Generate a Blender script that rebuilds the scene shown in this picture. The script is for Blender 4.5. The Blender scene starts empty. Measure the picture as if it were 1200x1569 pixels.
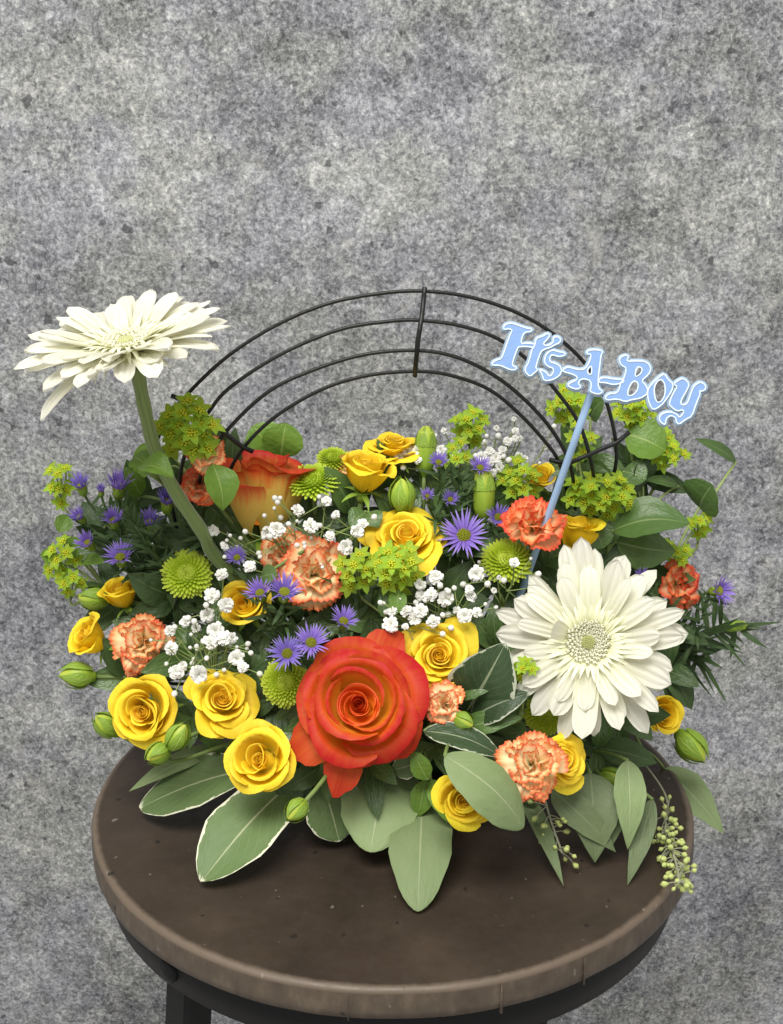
import bpy, math, random
import numpy as np
from mathutils import Vector, Matrix

rnd = random.Random(7)
S = bpy.context.scene
COL = S.collection

# ------------------------------------------------------------------ camera
SEAT_Z = 0.65
SEAT_X = 0.0005
SEAT_Y = 0.027                     # the stool stands this far behind the origin
CAM = Vector((0.0, -0.672, SEAT_Z + 0.428))
PITCH = math.radians(20.4)
FPX = 2200.0                       # focal length in photograph pixels (1200 px wide)
cam_d = bpy.data.cameras.new('camera')
cam_d.sensor_fit = 'HORIZONTAL'; cam_d.sensor_width = 36.0
cam_d.lens = 36.0 * FPX / 1200.0
cam_d.clip_start = 0.02; cam_d.clip_end = 50
cam_o = bpy.data.objects.new('camera', cam_d); COL.objects.link(cam_o)
cam_o.location = CAM
cam_o.rotation_euler = (math.pi / 2 - PITCH, 0, 0)
S.camera = cam_o

# ------------------------------------------------------------------ light
W = bpy.data.worlds.new('World'); S.world = W; W.use_nodes = True
bgn = W.node_tree.nodes['Background']
bgn.inputs['Color'].default_value = (1.0, 0.985, 0.955, 1)
bgn.inputs['Strength'].default_value = 0.66

def area(name, loc, target, size, power, col):
    d = bpy.data.lights.new(name, 'AREA'); d.shape = 'RECTANGLE'
    d.size, d.size_y = size; d.energy = power; d.color = col
    o = bpy.data.objects.new(name, d); COL.objects.link(o)
    o.location = loc
    o.rotation_euler = (Vector(target) - Vector(loc)).to_track_quat('-Z', 'Y').to_euler()
    return o
area('ceiling_light', (-0.30, -0.75, 2.45), (0, 0.0, 0.8), (1.3, 0.9), 50, (1.0, 0.985, 0.955))

S.view_settings.view_transform = 'Standard'
S.view_settings.look = 'None'
S.view_settings.exposure = 0.10
S.view_settings.gamma = 1.0
S.view_settings.use_curve_mapping = False
S.render.engine = 'CYCLES'
S.cycles.max_bounces = 7
S.cycles.diffuse_bounces = 4
S.cycles.transmission_bounces = 4
S.cycles.use_denoising = True

# ------------------------------------------------------------------ pixel helpers
_F = Vector((0, math.cos(PITCH), -math.sin(PITCH)))
_U = Vector((0, math.sin(PITCH), math.cos(PITCH)))
_R = Vector((1, 0, 0))

def ray(px, py):
    return (_F + _R * ((px - 600) / FPX) + _U * ((784.5 - py) / FPX))

def P(px, py, y):
    d = ray(px, py)
    return CAM + d * ((y - CAM.y) / d.y)

def PZ(px, py, z):
    d = ray(px, py)
    return CAM + d * ((z - CAM.z) / d.z)

def mpp(p):                         # metres per photograph pixel at a point
    return (p - CAM).dot(_F) / FPX

def DY(px, py):
    t = (py - 680) / 400.0
    x = (px - 600) / 2750.0
    return 0.072 - 0.092 * t + 1.6 * x * x

def face(p, a=0.0, b=0.0):
    c = (CAM - p).normalized()
    up = (_U - c * _U.dot(c)).normalized()
    r = up.cross(c).normalized()
    return (c + r * a + up * b).normalized()

def frame(pos, axis, roll=0.0, s=1.0):
    axis = axis.normalized()
    ref = Vector((0, 0, 1)) if abs(axis.z) < 0.95 else Vector((0, 1, 0))
    x = ref.cross(axis).normalized(); y = axis.cross(x)
    R = Matrix((x, y, axis)).transposed().to_4x4()
    return Matrix.Translation(pos) @ R @ Matrix.Rotation(roll, 4, 'Z') @ Matrix.Scale(s, 4)

# ------------------------------------------------------------------ object helpers
WM = {}

def thing(name, label, cat, loc, group=None):
    o = bpy.data.objects.new(name, None); COL.objects.link(o)
    o.empty_display_size = 0.01
    o.location = loc
    o['label'] = label; o['category'] = cat
    if group: o['group'] = group
    WM[o] = Matrix.Translation(loc)
    return o

def part(name, mesh, parent, M=None, label=None, kind=None):
    M = M if M is not None else Matrix.Identity(4)
    o = bpy.data.objects.new(name, mesh); COL.objects.link(o)
    o.parent = parent
    o.matrix_basis = WM[parent].inverted() @ M
    WM[o] = M
    if label: o['label'] = label
    if kind: o['kind'] = kind
    return o

def solo(name, mesh, M=None, label=None, cat=None, kind=None):
    o = bpy.data.objects.new(name, mesh); COL.objects.link(o)
    if M is not None: o.matrix_world = M
    WM[o] = M if M is not None else Matrix.Identity(4)
    if label: o['label'] = label
    if cat: o['category'] = cat
    if kind: o['kind'] = kind
    return o

class MB:
    def __init__(s): s.v = []; s.f = []; s.uv = []; s.mi = []
    def grid(s, pts, uvs, closed=False, mi=0):
        """pts[j][i] rows; uvs alike"""
        b = len(s.v); nj = len(pts); ni = len(pts[0])
        for row in pts: s.v.extend([tuple(p) for p in row])
        for row in uvs: s.uv.extend(row)
        for j in range(nj - 1):
            for i in range(ni - 1 if not closed else ni):
                k = (i + 1) % ni
                s.f.append((b + j*ni + i, b + j*ni + k, b + (j+1)*ni + k, b + (j+1)*ni + i)); s.mi.append(mi)
    def tube(s, pts, rad, n=6, mi=0, cap=True):
        pts = [Vector(p) for p in pts]
        m = len(pts)
        if not hasattr(rad, '__len__'): rad = [rad] * m
        rows = []; uvr = []
        prev = None
        for j in range(m):
            t = (pts[min(j+1, m-1)] - pts[max(j-1, 0)])
            if t.length < 1e-9: t = Vector((0, 0, 1))
            t.normalize()
            if prev is None:
                ref = Vector((0, 0, 1)) if abs(t.z) < 0.9 else Vector((1, 0, 0))
                x = ref.cross(t).normalized()
            else:
                x = (prev - t * prev.dot(t)).normalized()
            prev = x; y = t.cross(x)
            rows.append([pts[j] + (x * math.cos(2*math.pi*k/n) + y * math.sin(2*math.pi*k/n)) * rad[j] for k in range(n)])
            uvr.append([(k / n, j / max(1, m-1)) for k in range(n)])
        b = len(s.v)
        s.grid(rows, uvr, closed=True, mi=mi)
        if cap:
            s.f.append(tuple(b + k for k in reversed(range(n)))); s.mi.append(mi)
            s.f.append(tuple(b + (m-1)*n + k for k in range(n))); s.mi.append(mi)
    def lathe(s, prof, n=24, mi=0, M=None, wob=None):
        rows = []; uvr = []
        for j, (r, z) in enumerate(prof):
            row = []
            for k in range(n):
                a = 2*math.pi*k/n
                rr = r * (1 + (wob(a, j/(len(prof)-1)) if wob else 0))
                p = Vector((rr*math.cos(a), rr*math.sin(a), z))
                row.append(M @ p if M else p)
            rows.append(row); uvr.append([(k/n, j/(len(prof)-1)) for k in range(n)])
        s.grid(rows, uvr, closed=True, mi=mi)
    def add(s, other, M, mi=None):
        b = len(s.v)
        s.v.extend([tuple(M @ Vector(p)) for p in other.v]); s.uv.extend(other.uv)
        for f, m in zip(other.f, other.mi):
            s.f.append(tuple(b + i for i in f)); s.mi.append(m if mi is None else mi)
    def mesh(s, name, mats, smooth=True):
        me = bpy.data.meshes.new(name)
        me.from_pydata(s.v, [], s.f)
        if not isinstance(mats, (list, tuple)): mats = [mats]
        for m in mats: me.materials.append(m)
        uvl = me.uv_layers.new(name='UVMap')
        li = np.empty(len(me.loops), np.int32); me.loops.foreach_get('vertex_index', li)
        uv = np.array(s.uv, np.float32)[li]
        uvl.data.foreach_set('uv', uv.ravel())
        me.polygons.foreach_set('material_index', np.array(s.mi, np.int32))
        me.polygons.foreach_set('use_smooth', np.full(len(me.polygons), smooth))
        me.update()
        return me

def bez(p0, p1, p2, p3, n=10):
    out = []
    for i in range(n + 1):
        t = i / n; q = 1 - t
        out.append(p0*q**3 + p1*(3*q*q*t) + p2*(3*q*t*t) + p3*t**3)
    return out

# ------------------------------------------------------------------ materials
def new_mat(name):
    m = bpy.data.materials.new(name); m.use_nodes = True
    nt = m.node_tree
    for n in list(nt.nodes): nt.nodes.remove(n)
    out = nt.nodes.new('ShaderNodeOutputMaterial')
    return m, nt, out

def N(nt, typ, **kw):
    n = nt.nodes.new(typ)
    for k, v in kw.items():
        if k.startswith('i_'):
            n.inputs[k[2:].replace('_', ' ')].default_value = v
        else: setattr(n, k, v)
    return n

def ramp(nt, stops, fac=None, interp='LINEAR'):
    r = nt.nodes.new('ShaderNodeValToRGB')
    e = r.color_ramp.elements; r.color_ramp.interpolation = interp
    while len(e) < len(stops): e.new(0.5)
    for x, (p, c) in zip(e, stops):
        x.position = p; x.color = (c[0], c[1], c[2], 1) if hasattr(c, '__len__') else (c, c, c, 1)
    if fac is not None: nt.links.new(fac, r.inputs['Fac'])
    return r

def math_n(nt, op, a, b=None, c=None, clamp=False):
    n = nt.nodes.new('ShaderNodeMath'); n.operation = op; n.use_clamp = clamp
    for i, v in enumerate((a, b, c)):
        if v is None: continue
        if isinstance(v, (int, float)): n.inputs[i].default_value = v
        else: nt.links.new(v, n.inputs[i])
    return n.outputs[0]

def mixc(nt, fac, a, b, blend='MIX'):
    n = nt.nodes.new('ShaderNodeMix'); n.data_type = 'RGBA'; n.blend_type = blend
    for sock, v in ((n.inputs[0], fac), (n.inputs[6], a), (n.inputs[7], b)):
        if isinstance(v, (int, float)): sock.default_value = v
        elif isinstance(v, tuple): sock.default_value = (*v, 1)
        else: nt.links.new(v, sock)
    return n.outputs[2]

def finish(nt, out, col, rough=0.5, spec=0.3, trans=0.25, bump=None, bstr=0.2, bdist=0.001, sheen=0.0, tcol=None):
    p = N(nt, 'ShaderNodeBsdfPrincipled')
    p.inputs['Roughness'].default_value = rough
    p.inputs['Specular IOR Level'].default_value = spec
    if sheen: p.inputs['Sheen Weight'].default_value = sheen
    if isinstance(col, tuple): p.inputs['Base Color'].default_value = (*col, 1)
    else: nt.links.new(col, p.inputs['Base Color'])
    if bump is not None:
        b = N(nt, 'ShaderNodeBump'); b.inputs['Strength'].default_value = bstr; b.inputs['Distance'].default_value = bdist
        nt.links.new(bump, b.inputs['Height']); nt.links.new(b.outputs[0], p.inputs['Normal'])
    if trans > 0:
        t = N(nt, 'ShaderNodeBsdfTranslucent')
        if isinstance(col, tuple): t.inputs['Color'].default_value = (*col, 1)
        else: nt.links.new(tcol if tcol is not None else col, t.inputs['Color'])
        mx = N(nt, 'ShaderNodeMixShader'); mx.inputs[0].default_value = trans
        nt.links.new(p.outputs[0], mx.inputs[1]); nt.links.new(t.outputs[0], mx.inputs[2])
        nt.links.new(mx.outputs[0], out.inputs[0])
    else:
        nt.links.new(p.outputs[0], out.inputs[0])
    return p

def uvs(nt):
    t = N(nt, 'ShaderNodeTexCoord'); s = N(nt, 'ShaderNodeSeparateXYZ')
    nt.links.new(t.outputs['UV'], s.inputs[0])
    return t, s.outputs[0], s.outputs[1]

def veins(nt, t, su=18, sv=1.2, detail=2):
    mp = N(nt, 'ShaderNodeMapping'); mp.inputs['Scale'].default_value = (su, sv, 1)
    nt.links.new(t.outputs['UV'], mp.inputs[0])
    oi = N(nt, 'ShaderNodeObjectInfo')
    cb = N(nt, 'ShaderNodeCombineXYZ')
    r100 = math_n(nt, 'MULTIPLY', oi.outputs['Random'], 40)
    nt.links.new(r100, cb.inputs[2]); nt.links.new(r100, cb.inputs[0])
    va = N(nt, 'ShaderNodeVectorMath'); va.operation = 'ADD'
    nt.links.new(mp.outputs[0], va.inputs[0]); nt.links.new(cb.outputs[0], va.inputs[1])
    n = N(nt, 'ShaderNodeTexNoise'); n.inputs['Scale'].default_value = 1; n.inputs['Detail'].default_value = detail
    nt.links.new(va.outputs[0], n.inputs['Vector'])
    return n.outputs['Fac'], oi

def petal_mat(name, stops, back=None, rough=0.55, trans=0.28, vein=0.12, spread=0.10, su=16, spec=0.25, bstr=0.25):
    m, nt, out = new_mat(name)
    t, u, v = uvs(nt)
    vn, oi = veins(nt, t, su=su)
    vv = math_n(nt, 'ADD', v, math_n(nt, 'MULTIPLY', math_n(nt, 'SUBTRACT', vn, 0.5), spread * 2))
    c = ramp(nt, stops, vv).outputs[0]
    if back:
        cb = ramp(nt, back, vv).outputs[0]
        g = N(nt, 'ShaderNodeNewGeometry')
        c = mixc(nt, g.outputs['Backfacing'], c, cb)
    hsv = N(nt, 'ShaderNodeHueSaturation')
    nt.links.new(c, hsv.inputs['Color'])
    nt.links.new(math_n(nt, 'MULTIPLY_ADD', oi.outputs['Random'], 0.016, 0.492), hsv.inputs['Hue'])
    val = math_n(nt, 'ADD', math_n(nt, 'MULTIPLY_ADD', oi.outputs['Random'], 0.14, 0.92),
                 math_n(nt, 'MULTIPLY', math_n(nt, 'SUBTRACT', vn, 0.5), vein * 2))
    nt.links.new(val, hsv.inputs['Value'])
    finish(nt, out, hsv.outputs[0], rough, spec, trans, bump=vn, bstr=bstr, bdist=0.0008)
    return m

M = {}
M['yellow'] = petal_mat('yellow_petal', [(0.0, (.62, .42, .02)), (0.45, (.90, .60, .012)), (0.85, (.93, .66, .02)), (1.0, (.94, .74, .06))],
                        back=[(0.0, (.58, .52, .05)), (0.4, (.88, .62, .022)), (0.95, (.93, .70, .04))])
M['yellow_in'] = petal_mat('golden_inner_petal', [(0.0, (.94, .62, .03)), (0.6, (.95, .66, .04)), (1.0, (.95, .71, .06))])
M['orange'] = petal_mat('orange_red_petal', [(0.0, (.88, .52, .03)), (0.60, (.92, .47, .02)), (0.80, (.92, .33, .022)), (0.92, (.88, .19, .026)), (1.0, (.82, .12, .032))],
                        back=[(0.0, (.62, .40, .03)), (0.45, (.74, .28, .02)), (0.75, (.68, .11, .015)), (1.0, (.50, .025, .012))], spread=0.16)
M['orange_in'] = petal_mat('red_orange_inner_petal', [(0.0, (.88, .26, .016)), (0.6, (.87, .19, .02)), (1.0, (.82, .12, .035))])
M['orange_back'] = petal_mat('bicolour_petal_reverse', [(0.0, (.70, .60, .14)), (0.5, (.74, .50, .10)), (0.72, (.70, .20, .04)), (0.85, (.62, .07, .02)), (1.0, (.52, .03, .014))], spread=0.18)
M['carn'] = petal_mat('cream_coral_frilled_petal', [(0.0, (.95, .89, .58)), (0.74, (.95, .83, .50)), (0.87, (.92, .58, .28)), (0.95, (.85, .26, .10)), (1.0, (.76, .13, .05))], spread=0.08, su=9, trans=.25)
M['carn_red'] = petal_mat('coral_red_frilled_petal', [(0.0, (.94, .82, .48)), (0.60, (.92, .70, .40)), (0.80, (.89, .46, .22)), (0.92, (.82, .18, .07)), (1.0, (.72, .08, .03))], spread=0.10, su=9, trans=.25)
M['gerb'] = petal_mat('cream_white_petal', [(0.0, (.66, .66, .30)), (0.25, (.78, .77, .57)), (0.7, (.81, .80, .67)), (1.0, (.82, .81, .71))], vein=0.16, su=12, trans=0.40, rough=0.5)
M['gerb_in'] = petal_mat('pale_yellow_floret', [(0.0, (.80, .80, .48)), (0.4, (.86, .85, .62)), (1.0, (.88, .87, .72))], vein=0.05)
M['gerb_eye'] = petal_mat('lime_eye_floret', [(0.0, (.66, .70, .24)), (0.5, (.76, .78, .36)), (1.0, (.84, .84, .52))], vein=0.05)
M['mum'] = petal_mat('lime_green_petal', [(0.0, (.26, .38, .015)), (0.5, (.44, .57, .03)), (1.0, (.62, .72, .09))], vein=0.1, trans=0.35)
M['aster'] = petal_mat('violet_ray_petal', [(0.0, (.20, .12, .50)), (0.6, (.30, .21, .66)), (1.0, (.42, .33, .76))], vein=0.15, trans=0.35)
M['aster_eye'] = petal_mat('yellow_green_disc', [(0.0, (.20, .24, .02)), (1.0, (.46, .48, .05))], trans=0.1)
M['gyp'] = petal_mat('white_blossom', [(0.0, (.60, .64, .42)), (0.4, (.82, .82, .74)), (1.0, (.88, .87, .84))], vein=0.05, trans=0.25)
M['bup'] = petal_mat('yellow_green_bract', [(0.0, (.42, .56, .03)), (0.5, (.38, .54, .04)), (1.0, (.27, .43, .04))], vein=0.15, trans=0.42)
M['bup_eye'] = petal_mat('chartreuse_floret', [(0.0, (.44, .50, .02)), (1.0, (.64, .66, .04))], trans=0.2)

def leaf_mat(name, col, col2, rib, edge=None, edge_w=0.1, rough=0.45, trans=0.18, spec=0.35, ribw=0.03, back=None, side=0.5):
    m, nt, out = new_mat(name)
    t, u, v = uvs(nt)
    vn, oi = veins(nt, t, su=3, sv=4, detail=4)
    c = mixc(nt, vn, col, col2)
    # side veins
    au = math_n(nt, 'ABSOLUTE', math_n(nt, 'SUBTRACT', u, 0.5))
    diag = math_n(nt, 'SUBTRACT', math_n(nt, 'MULTIPLY', v, 9.0), math_n(nt, 'MULTIPLY', au, 7.0))
    saw = math_n(nt, 'ABSOLUTE', math_n(nt, 'SUBTRACT', math_n(nt, 'FRACT', diag), 0.5))
    sv = math_n(nt, 'LESS_THAN', saw, 0.045)
    c = mixc(nt, math_n(nt, 'MULTIPLY', sv, 0.25 * side), c, rib)
    ribm = math_n(nt, 'LESS_THAN', au, math_n(nt, 'MULTIPLY_ADD', v, -ribw * 0.6, ribw))
    c = mixc(nt, math_n(nt, 'MULTIPLY', ribm, 0.8), c, rib)
    if edge:
        n2 = N(nt, 'ShaderNodeTexNoise'); n2.inputs['Scale'].default_value = 14; n2.inputs['Detail'].default_value = 4
        nt.links.new(t.outputs['UV'], n2.inputs['Vector'])
        # distance to outline: side edge and tip
        th = math_n(nt, 'MULTIPLY_ADD', math_n(nt, 'POWER', n2.outputs['Fac'], 3.0), edge_w * 4.0, edge_w * 0.12)
        de = math_n(nt, 'MINIMUM', math_n(nt, 'SUBTRACT', 0.5, au), math_n(nt, 'MULTIPLY', math_n(nt, 'SUBTRACT', 1.0, v), 1.6))
        c = mixc(nt, math_n(nt, 'LESS_THAN', de, th), c, edge)
    if back:
        g = N(nt, 'ShaderNodeNewGeometry')
        c = mixc(nt, g.outputs['Backfacing'], c, back)
    hsv = N(nt, 'ShaderNodeHueSaturation'); nt.links.new(c, hsv.inputs['Color'])
    nt.links.new(math_n(nt, 'MULTIPLY_ADD', oi.outputs['Random'], 0.3, 0.85), hsv.inputs['Value'])
    n3 = N(nt, 'ShaderNodeTexNoise'); n3.inputs['Scale'].default_value = 6; nt.links.new(t.outputs['UV'], n3.inputs['Vector'])
    hgt = math_n(nt, 'ADD', math_n(nt, 'MULTIPLY', sv, -0.4), math_n(nt, 'ADD', math_n(nt, 'MULTIPLY', ribm, -0.8), n3.outputs['Fac']))
    finish(nt, out, hsv.outputs[0], rough, spec, trans, bump=hgt, bstr=0.5, bdist=0.0015)
    return m

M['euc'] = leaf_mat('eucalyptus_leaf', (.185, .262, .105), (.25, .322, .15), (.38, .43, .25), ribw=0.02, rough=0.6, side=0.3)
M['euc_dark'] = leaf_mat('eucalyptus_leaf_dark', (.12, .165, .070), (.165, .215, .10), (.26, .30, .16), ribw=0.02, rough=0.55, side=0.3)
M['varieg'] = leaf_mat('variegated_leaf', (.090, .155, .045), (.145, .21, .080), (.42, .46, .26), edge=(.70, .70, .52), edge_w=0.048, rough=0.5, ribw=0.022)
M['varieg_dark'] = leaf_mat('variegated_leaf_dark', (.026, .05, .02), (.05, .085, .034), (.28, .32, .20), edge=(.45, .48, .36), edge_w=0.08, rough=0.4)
M['green'] = leaf_mat('fresh_green_leaf', (.10, .20, .025), (.16, .27, .035), (.28, .38, .10), rough=0.42)
M['mid'] = leaf_mat('mid_green_leaf', (.062, .125, .028), (.10, .17, .045), (.20, .28, .10), rough=0.36, spec=0.5)
M['dark'] = leaf_mat('dark_green_leaf', (.034, .066, .020), (.066, .115, .034), (.12, .18, .07), rough=0.45)
M['needle'] = leaf_mat('dark_narrow_leaf', (.036, .074, .022), (.075, .13, .04), (.14, .20, .08), rough=0.4)
M['sepal'] = leaf_mat('bud_green', (.17, .30, .025), (.27, .40, .05), (.42, .50, .14), rough=0.4, trans=0.12)
M['budskin'] = petal_mat('bud_skin', [(0.0, (.16, .30, .02)), (0.6, (.30, .43, .045)), (1.0, (.52, .56, .08))], trans=0.1, vein=0.15, rough=0.4)

def plain(name, col, rough=0.5, spec=0.3, noise=0.2, scale=60, trans=0.0, bstr=0.15, metal=0.0):
    m, nt, out = new_mat(name)
    t = N(nt, 'ShaderNodeTexCoord'); n = N(nt, 'ShaderNodeTexNoise'); n.inputs['Scale'].default_value = scale; n.inputs['Detail'].default_value = 5
    nt.links.new(t.outputs['Object'], n.inputs['Vector'])
    a = tuple(c * (1 - noise) for c in col); b = tuple(min(1, c * (1 + noise)) for c in col)
    c = mixc(nt, n.outputs['Fac'], a, b)
    p = finish(nt, out, c, rough, spec, trans, bump=n.outputs['Fac'], bstr=bstr)
    p.inputs['Metallic'].default_value = metal
    return m

M['stem'] = plain('green_stem', (.15, .215, .06), 0.5, 0.35, 0.3, 200)
def stem_mat():
    m, nt, out = new_mat('ribbed_green_stem')
    t, u, v = uvs(nt)
    n, oi = veins(nt, t, su=26, sv=5, detail=4)
    c = ramp(nt, [(0.0, (.10, .12, .035)), (0.12, (.17, .22, .065)), (0.6, (.15, .215, .06)), (1.0, (.09, .15, .035))], v).outputs[0]
    c = mixc(nt, 1.0, c, ramp(nt, [(0.25, .70), (0.75, 1.25)], n).outputs[0], 'MULTIPLY')
    finish(nt, out, c, 0.6, 0.3, 0.0, bump=n, bstr=0.5, bdist=0.001, sheen=0.3)
    return m
M['gerb_stem'] = stem_mat()
M['stem_pale'] = plain('pale_thin_stem', (.24, .31, .10), 0.5, 0.3, 0.3, 300)
M['stem_dark'] = plain('dark_stem', (.05, .09, .025), 0.5, 0.3, 0.3, 200)
M['twig'] = plain('grey_brown_twig', (.26, .27, .18), 0.6, 0.2, 0.3, 300)
M['seed'] = plain('pale_green_seed', (.42, .48, .16), 0.5, 0.3, 0.3, 300)
M['wire'] = plain('black_coated_wire', (.008, .009, .0075), 0.42, 0.35, 0.4, 400, bstr=0.3)
M['sign_blue'] = plain('blue_plastic', (.19, .31, .56), 0.4, 0.4, 0.05, 300)
M['sign_pale'] = plain('pale_blue_clear_plastic', (.40, .53, .66), 0.35, 0.5, 0.06, 300, trans=0.35)
M['sign_white'] = plain('white_moulded_outline', (.62, .72, .81), 0.4, 0.4, 0.04, 300)
M['stick'] = plain('blue_plastic_stick', (.36, .52, .74), 0.35, 0.5, 0.06, 300, trans=0.15)
M['foam'] = plain('dark_green_floral_foam', (.02, .04, .018), 0.9, 0.1, 0.4, 300)
M['tray'] = plain('black_plastic_tray', (.012, .012, .012), 0.45, 0.4, 0.2, 100)
M['black_paint'] = plain('black_painted_metal', (.005, .005, .0055), 0.5, 0.22, 0.35, 90, bstr=0.2)

def wall_mat():
    m, nt, out = new_mat('mottled_grey_concrete')
    t = N(nt, 'ShaderNodeTexCoord')
    def noise(scale, detail, rough=0.6, dist=0.0, off=0):
        n = N(nt, 'ShaderNodeTexNoise'); n.inputs['Scale'].default_value = scale; n.inputs['Detail'].default_value = detail
        n.inputs['Roughness'].default_value = rough; n.inputs['Distortion'].default_value = dist
        mp = N(nt, 'ShaderNodeMapping'); mp.inputs['Location'].default_value = (off, off * .7, off * 1.3)
        nt.links.new(t.outputs['Object'], mp.inputs[0]); nt.links.new(mp.outputs[0], n.inputs['Vector'])
        return n.outputs['Fac']
    big = noise(9, 5, 0.62, 0.0)
    midn = noise(48, 5, 0.70, 0.0, 3)
    fine = noise(260, 5, 0.80, 0.0, 7)
    grain = noise(520, 2, 0.7, 0, 11)
    rg = N(nt, 'ShaderNodeTexNoise'); rg.inputs['Scale'].default_value = 150; rg.inputs['Detail'].default_value = 2
    rg.inputs['Distortion'].default_value = 0.8
    nt.links.new(t.outputs['Object'], rg.inputs['Vector'])
    # thin pale and dark wandering filaments where the noise crosses a level
    r1 = ramp(nt, [(0.0, 1.0), (0.055, 0.0)], math_n(nt, 'ABSOLUTE', math_n(nt, 'SUBTRACT', rg.outputs['Fac'], 0.56))).outputs[0]
    r2 = ramp(nt, [(0.0, 1.0), (0.05, 0.0)], math_n(nt, 'ABSOLUTE', math_n(nt, 'SUBTRACT', rg.outputs['Fac'], 0.43))).outputs[0]
    v = math_n(nt, 'ADD', math_n(nt, 'MULTIPLY', math_n(nt, 'SUBTRACT', big, 0.5), 0.72),
               math_n(nt, 'MULTIPLY', math_n(nt, 'SUBTRACT', midn, 0.5), 0.78))
    v = math_n(nt, 'ADD', v, math_n(nt, 'MULTIPLY', math_n(nt, 'SUBTRACT', fine, 0.5), 1.4))
    v = math_n(nt, 'ADD', v, math_n(nt, 'MULTIPLY', math_n(nt, 'SUBTRACT', grain, 0.5), 0.55))
    v = math_n(nt, 'ADD', v, math_n(nt, 'MULTIPLY', r1, 0.13))
    v = math_n(nt, 'SUBTRACT', v, math_n(nt, 'MULTIPLY', r2, 0.11))
    v = math_n(nt, 'ADD', v, 0.435)
    c = ramp(nt, [(0.0, (.05, .051, .056)), (0.26, (.140, .142, .149)), (0.5, (.275, .278, .284)), (0.74, (.47, .473, .47)), (1.0, (.76, .76, .74))], v).outputs[0]
    tint = ramp(nt, [(0.40, (.985, .985, 1.03)), (0.60, (1.015, 1.02, .965))], noise(13, 5, 0.65, 0.0, 21)).outputs[0]
    c = mixc(nt, 1.0, c, tint, 'MULTIPLY')
    pale = ramp(nt, [(0.60, 0.0), (0.70, 1.0)], noise(24, 5, 0.7, 0.0, 31)).outputs[0]
    c = mixc(nt, math_n(nt, 'MULTIPLY', pale, 0.45), c, (.47, .47, .425))
    # dark pits
    vo = N(nt, 'ShaderNodeTexNoise'); vo.inputs['Scale'].default_value = 85; vo.inputs['Detail'].default_value = 2
    nt.links.new(t.outputs['Object'], vo.inputs['Vector'])
    pit = ramp(nt, [(0.69, 0.0), (0.72, 1.0)], vo.outputs['Fac']).outputs[0]
    c = mixc(nt, math_n(nt, 'MULTIPLY', pit, 0.7), c, (.045, .045, .05))
    finish(nt, out, c, 0.85, 0.15, 0.0, bump=v, bstr=0.25, bdist=0.002)
    return m
M['wall'] = wall_mat()
M['floor'] = plain('grey_floor', (.42, .41, .40), 0.8, 0.2, 0.3, 20)

def seat_mat():
    m, nt, out = new_mat('worn_brown_seat')
    t = N(nt, 'ShaderNodeTexCoord')
    def noise(scale, detail, sc=(1, 1, 1), rough=0.6):
        n = N(nt, 'ShaderNodeTexNoise'); n.inputs['Scale'].default_value = scale; n.inputs['Detail'].default_value = detail; n.inputs['Roughness'].default_value = rough
        mp = N(nt, 'ShaderNodeMapping'); mp.inputs['Scale'].default_value = sc
        nt.links.new(t.outputs['Object'], mp.inputs[0]); nt.links.new(mp.outputs[0], n.inputs['Vector'])
        return n.outputs['Fac']
    a = noise(14, 5); b = noise(160, 4); d = noise(120, 6, (1, 1, 0.55))
    c = ramp(nt, [(0.3, (.024, .0170, .0118)), (0.52, (.038, .0268, .0188)), (0.75, (.060, .042, .030))], a).outputs[0]
    sx = N(nt, 'ShaderNodeSeparateXYZ'); nt.links.new(t.outputs['Object'], sx.inputs[0])
    rad = math_n(nt, 'SQRT', math_n(nt, 'ADD', math_n(nt, 'MULTIPLY', sx.outputs[0], sx.outputs[0]), math_n(nt, 'MULTIPLY', sx.outputs[1], sx.outputs[1])))
    # rim highlight painted in as a thin paler edge, and a bare side band
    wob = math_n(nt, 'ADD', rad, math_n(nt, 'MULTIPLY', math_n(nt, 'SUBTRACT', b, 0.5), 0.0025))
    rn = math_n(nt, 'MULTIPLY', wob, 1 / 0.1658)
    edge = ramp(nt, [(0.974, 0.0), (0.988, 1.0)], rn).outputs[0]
    worn = ramp(nt, [(0.0, 0.0), (1.0, 1.0)], math_n(nt, 'MULTIPLY_ADD', sx.outputs[2], -900.0, -2.6, clamp=True)).outputs[0]
    band = ramp(nt, [(0.25, (.056, .041, .029)), (0.55, (.092, .069, .049)), (0.85, (.155, .119, .088))], d).outputs[0]
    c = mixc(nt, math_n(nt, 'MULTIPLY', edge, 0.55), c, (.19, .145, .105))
    c = mixc(nt, worn, c, band)
    # dark and pale specks
    sp = noise(115, 1)
    dk = ramp(nt, [(0.735, 0.0), (0.76, 1.0)], sp).outputs[0]
    c = mixc(nt, math_n(nt, 'MULTIPLY', dk, 0.8), c, (.012, .010, .009))
    lt = ramp(nt, [(0.745, 0.0), (0.775, 1.0)], noise(140, 1, (1.3, 1, 1))).outputs[0]
    c = mixc(nt, math_n(nt, 'MULTIPLY', lt, 0.5), c, (.22, .19, .16))
    hh = math_n(nt, 'ADD', math_n(nt, 'MULTIPLY', a, 0.6), math_n(nt, 'MULTIPLY', b, 0.4))
    p = finish(nt, out, c, 0.46, 0.30, 0.0, bump=hh, bstr=0.22, bdist=0.002)
    r = ramp(nt, [(0.3, .36), (0.7, .55)], b).outputs[0]
    nt.links.new(r, p.inputs['Roughness'])
    return m
M['seat'] = seat_mat()

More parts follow.
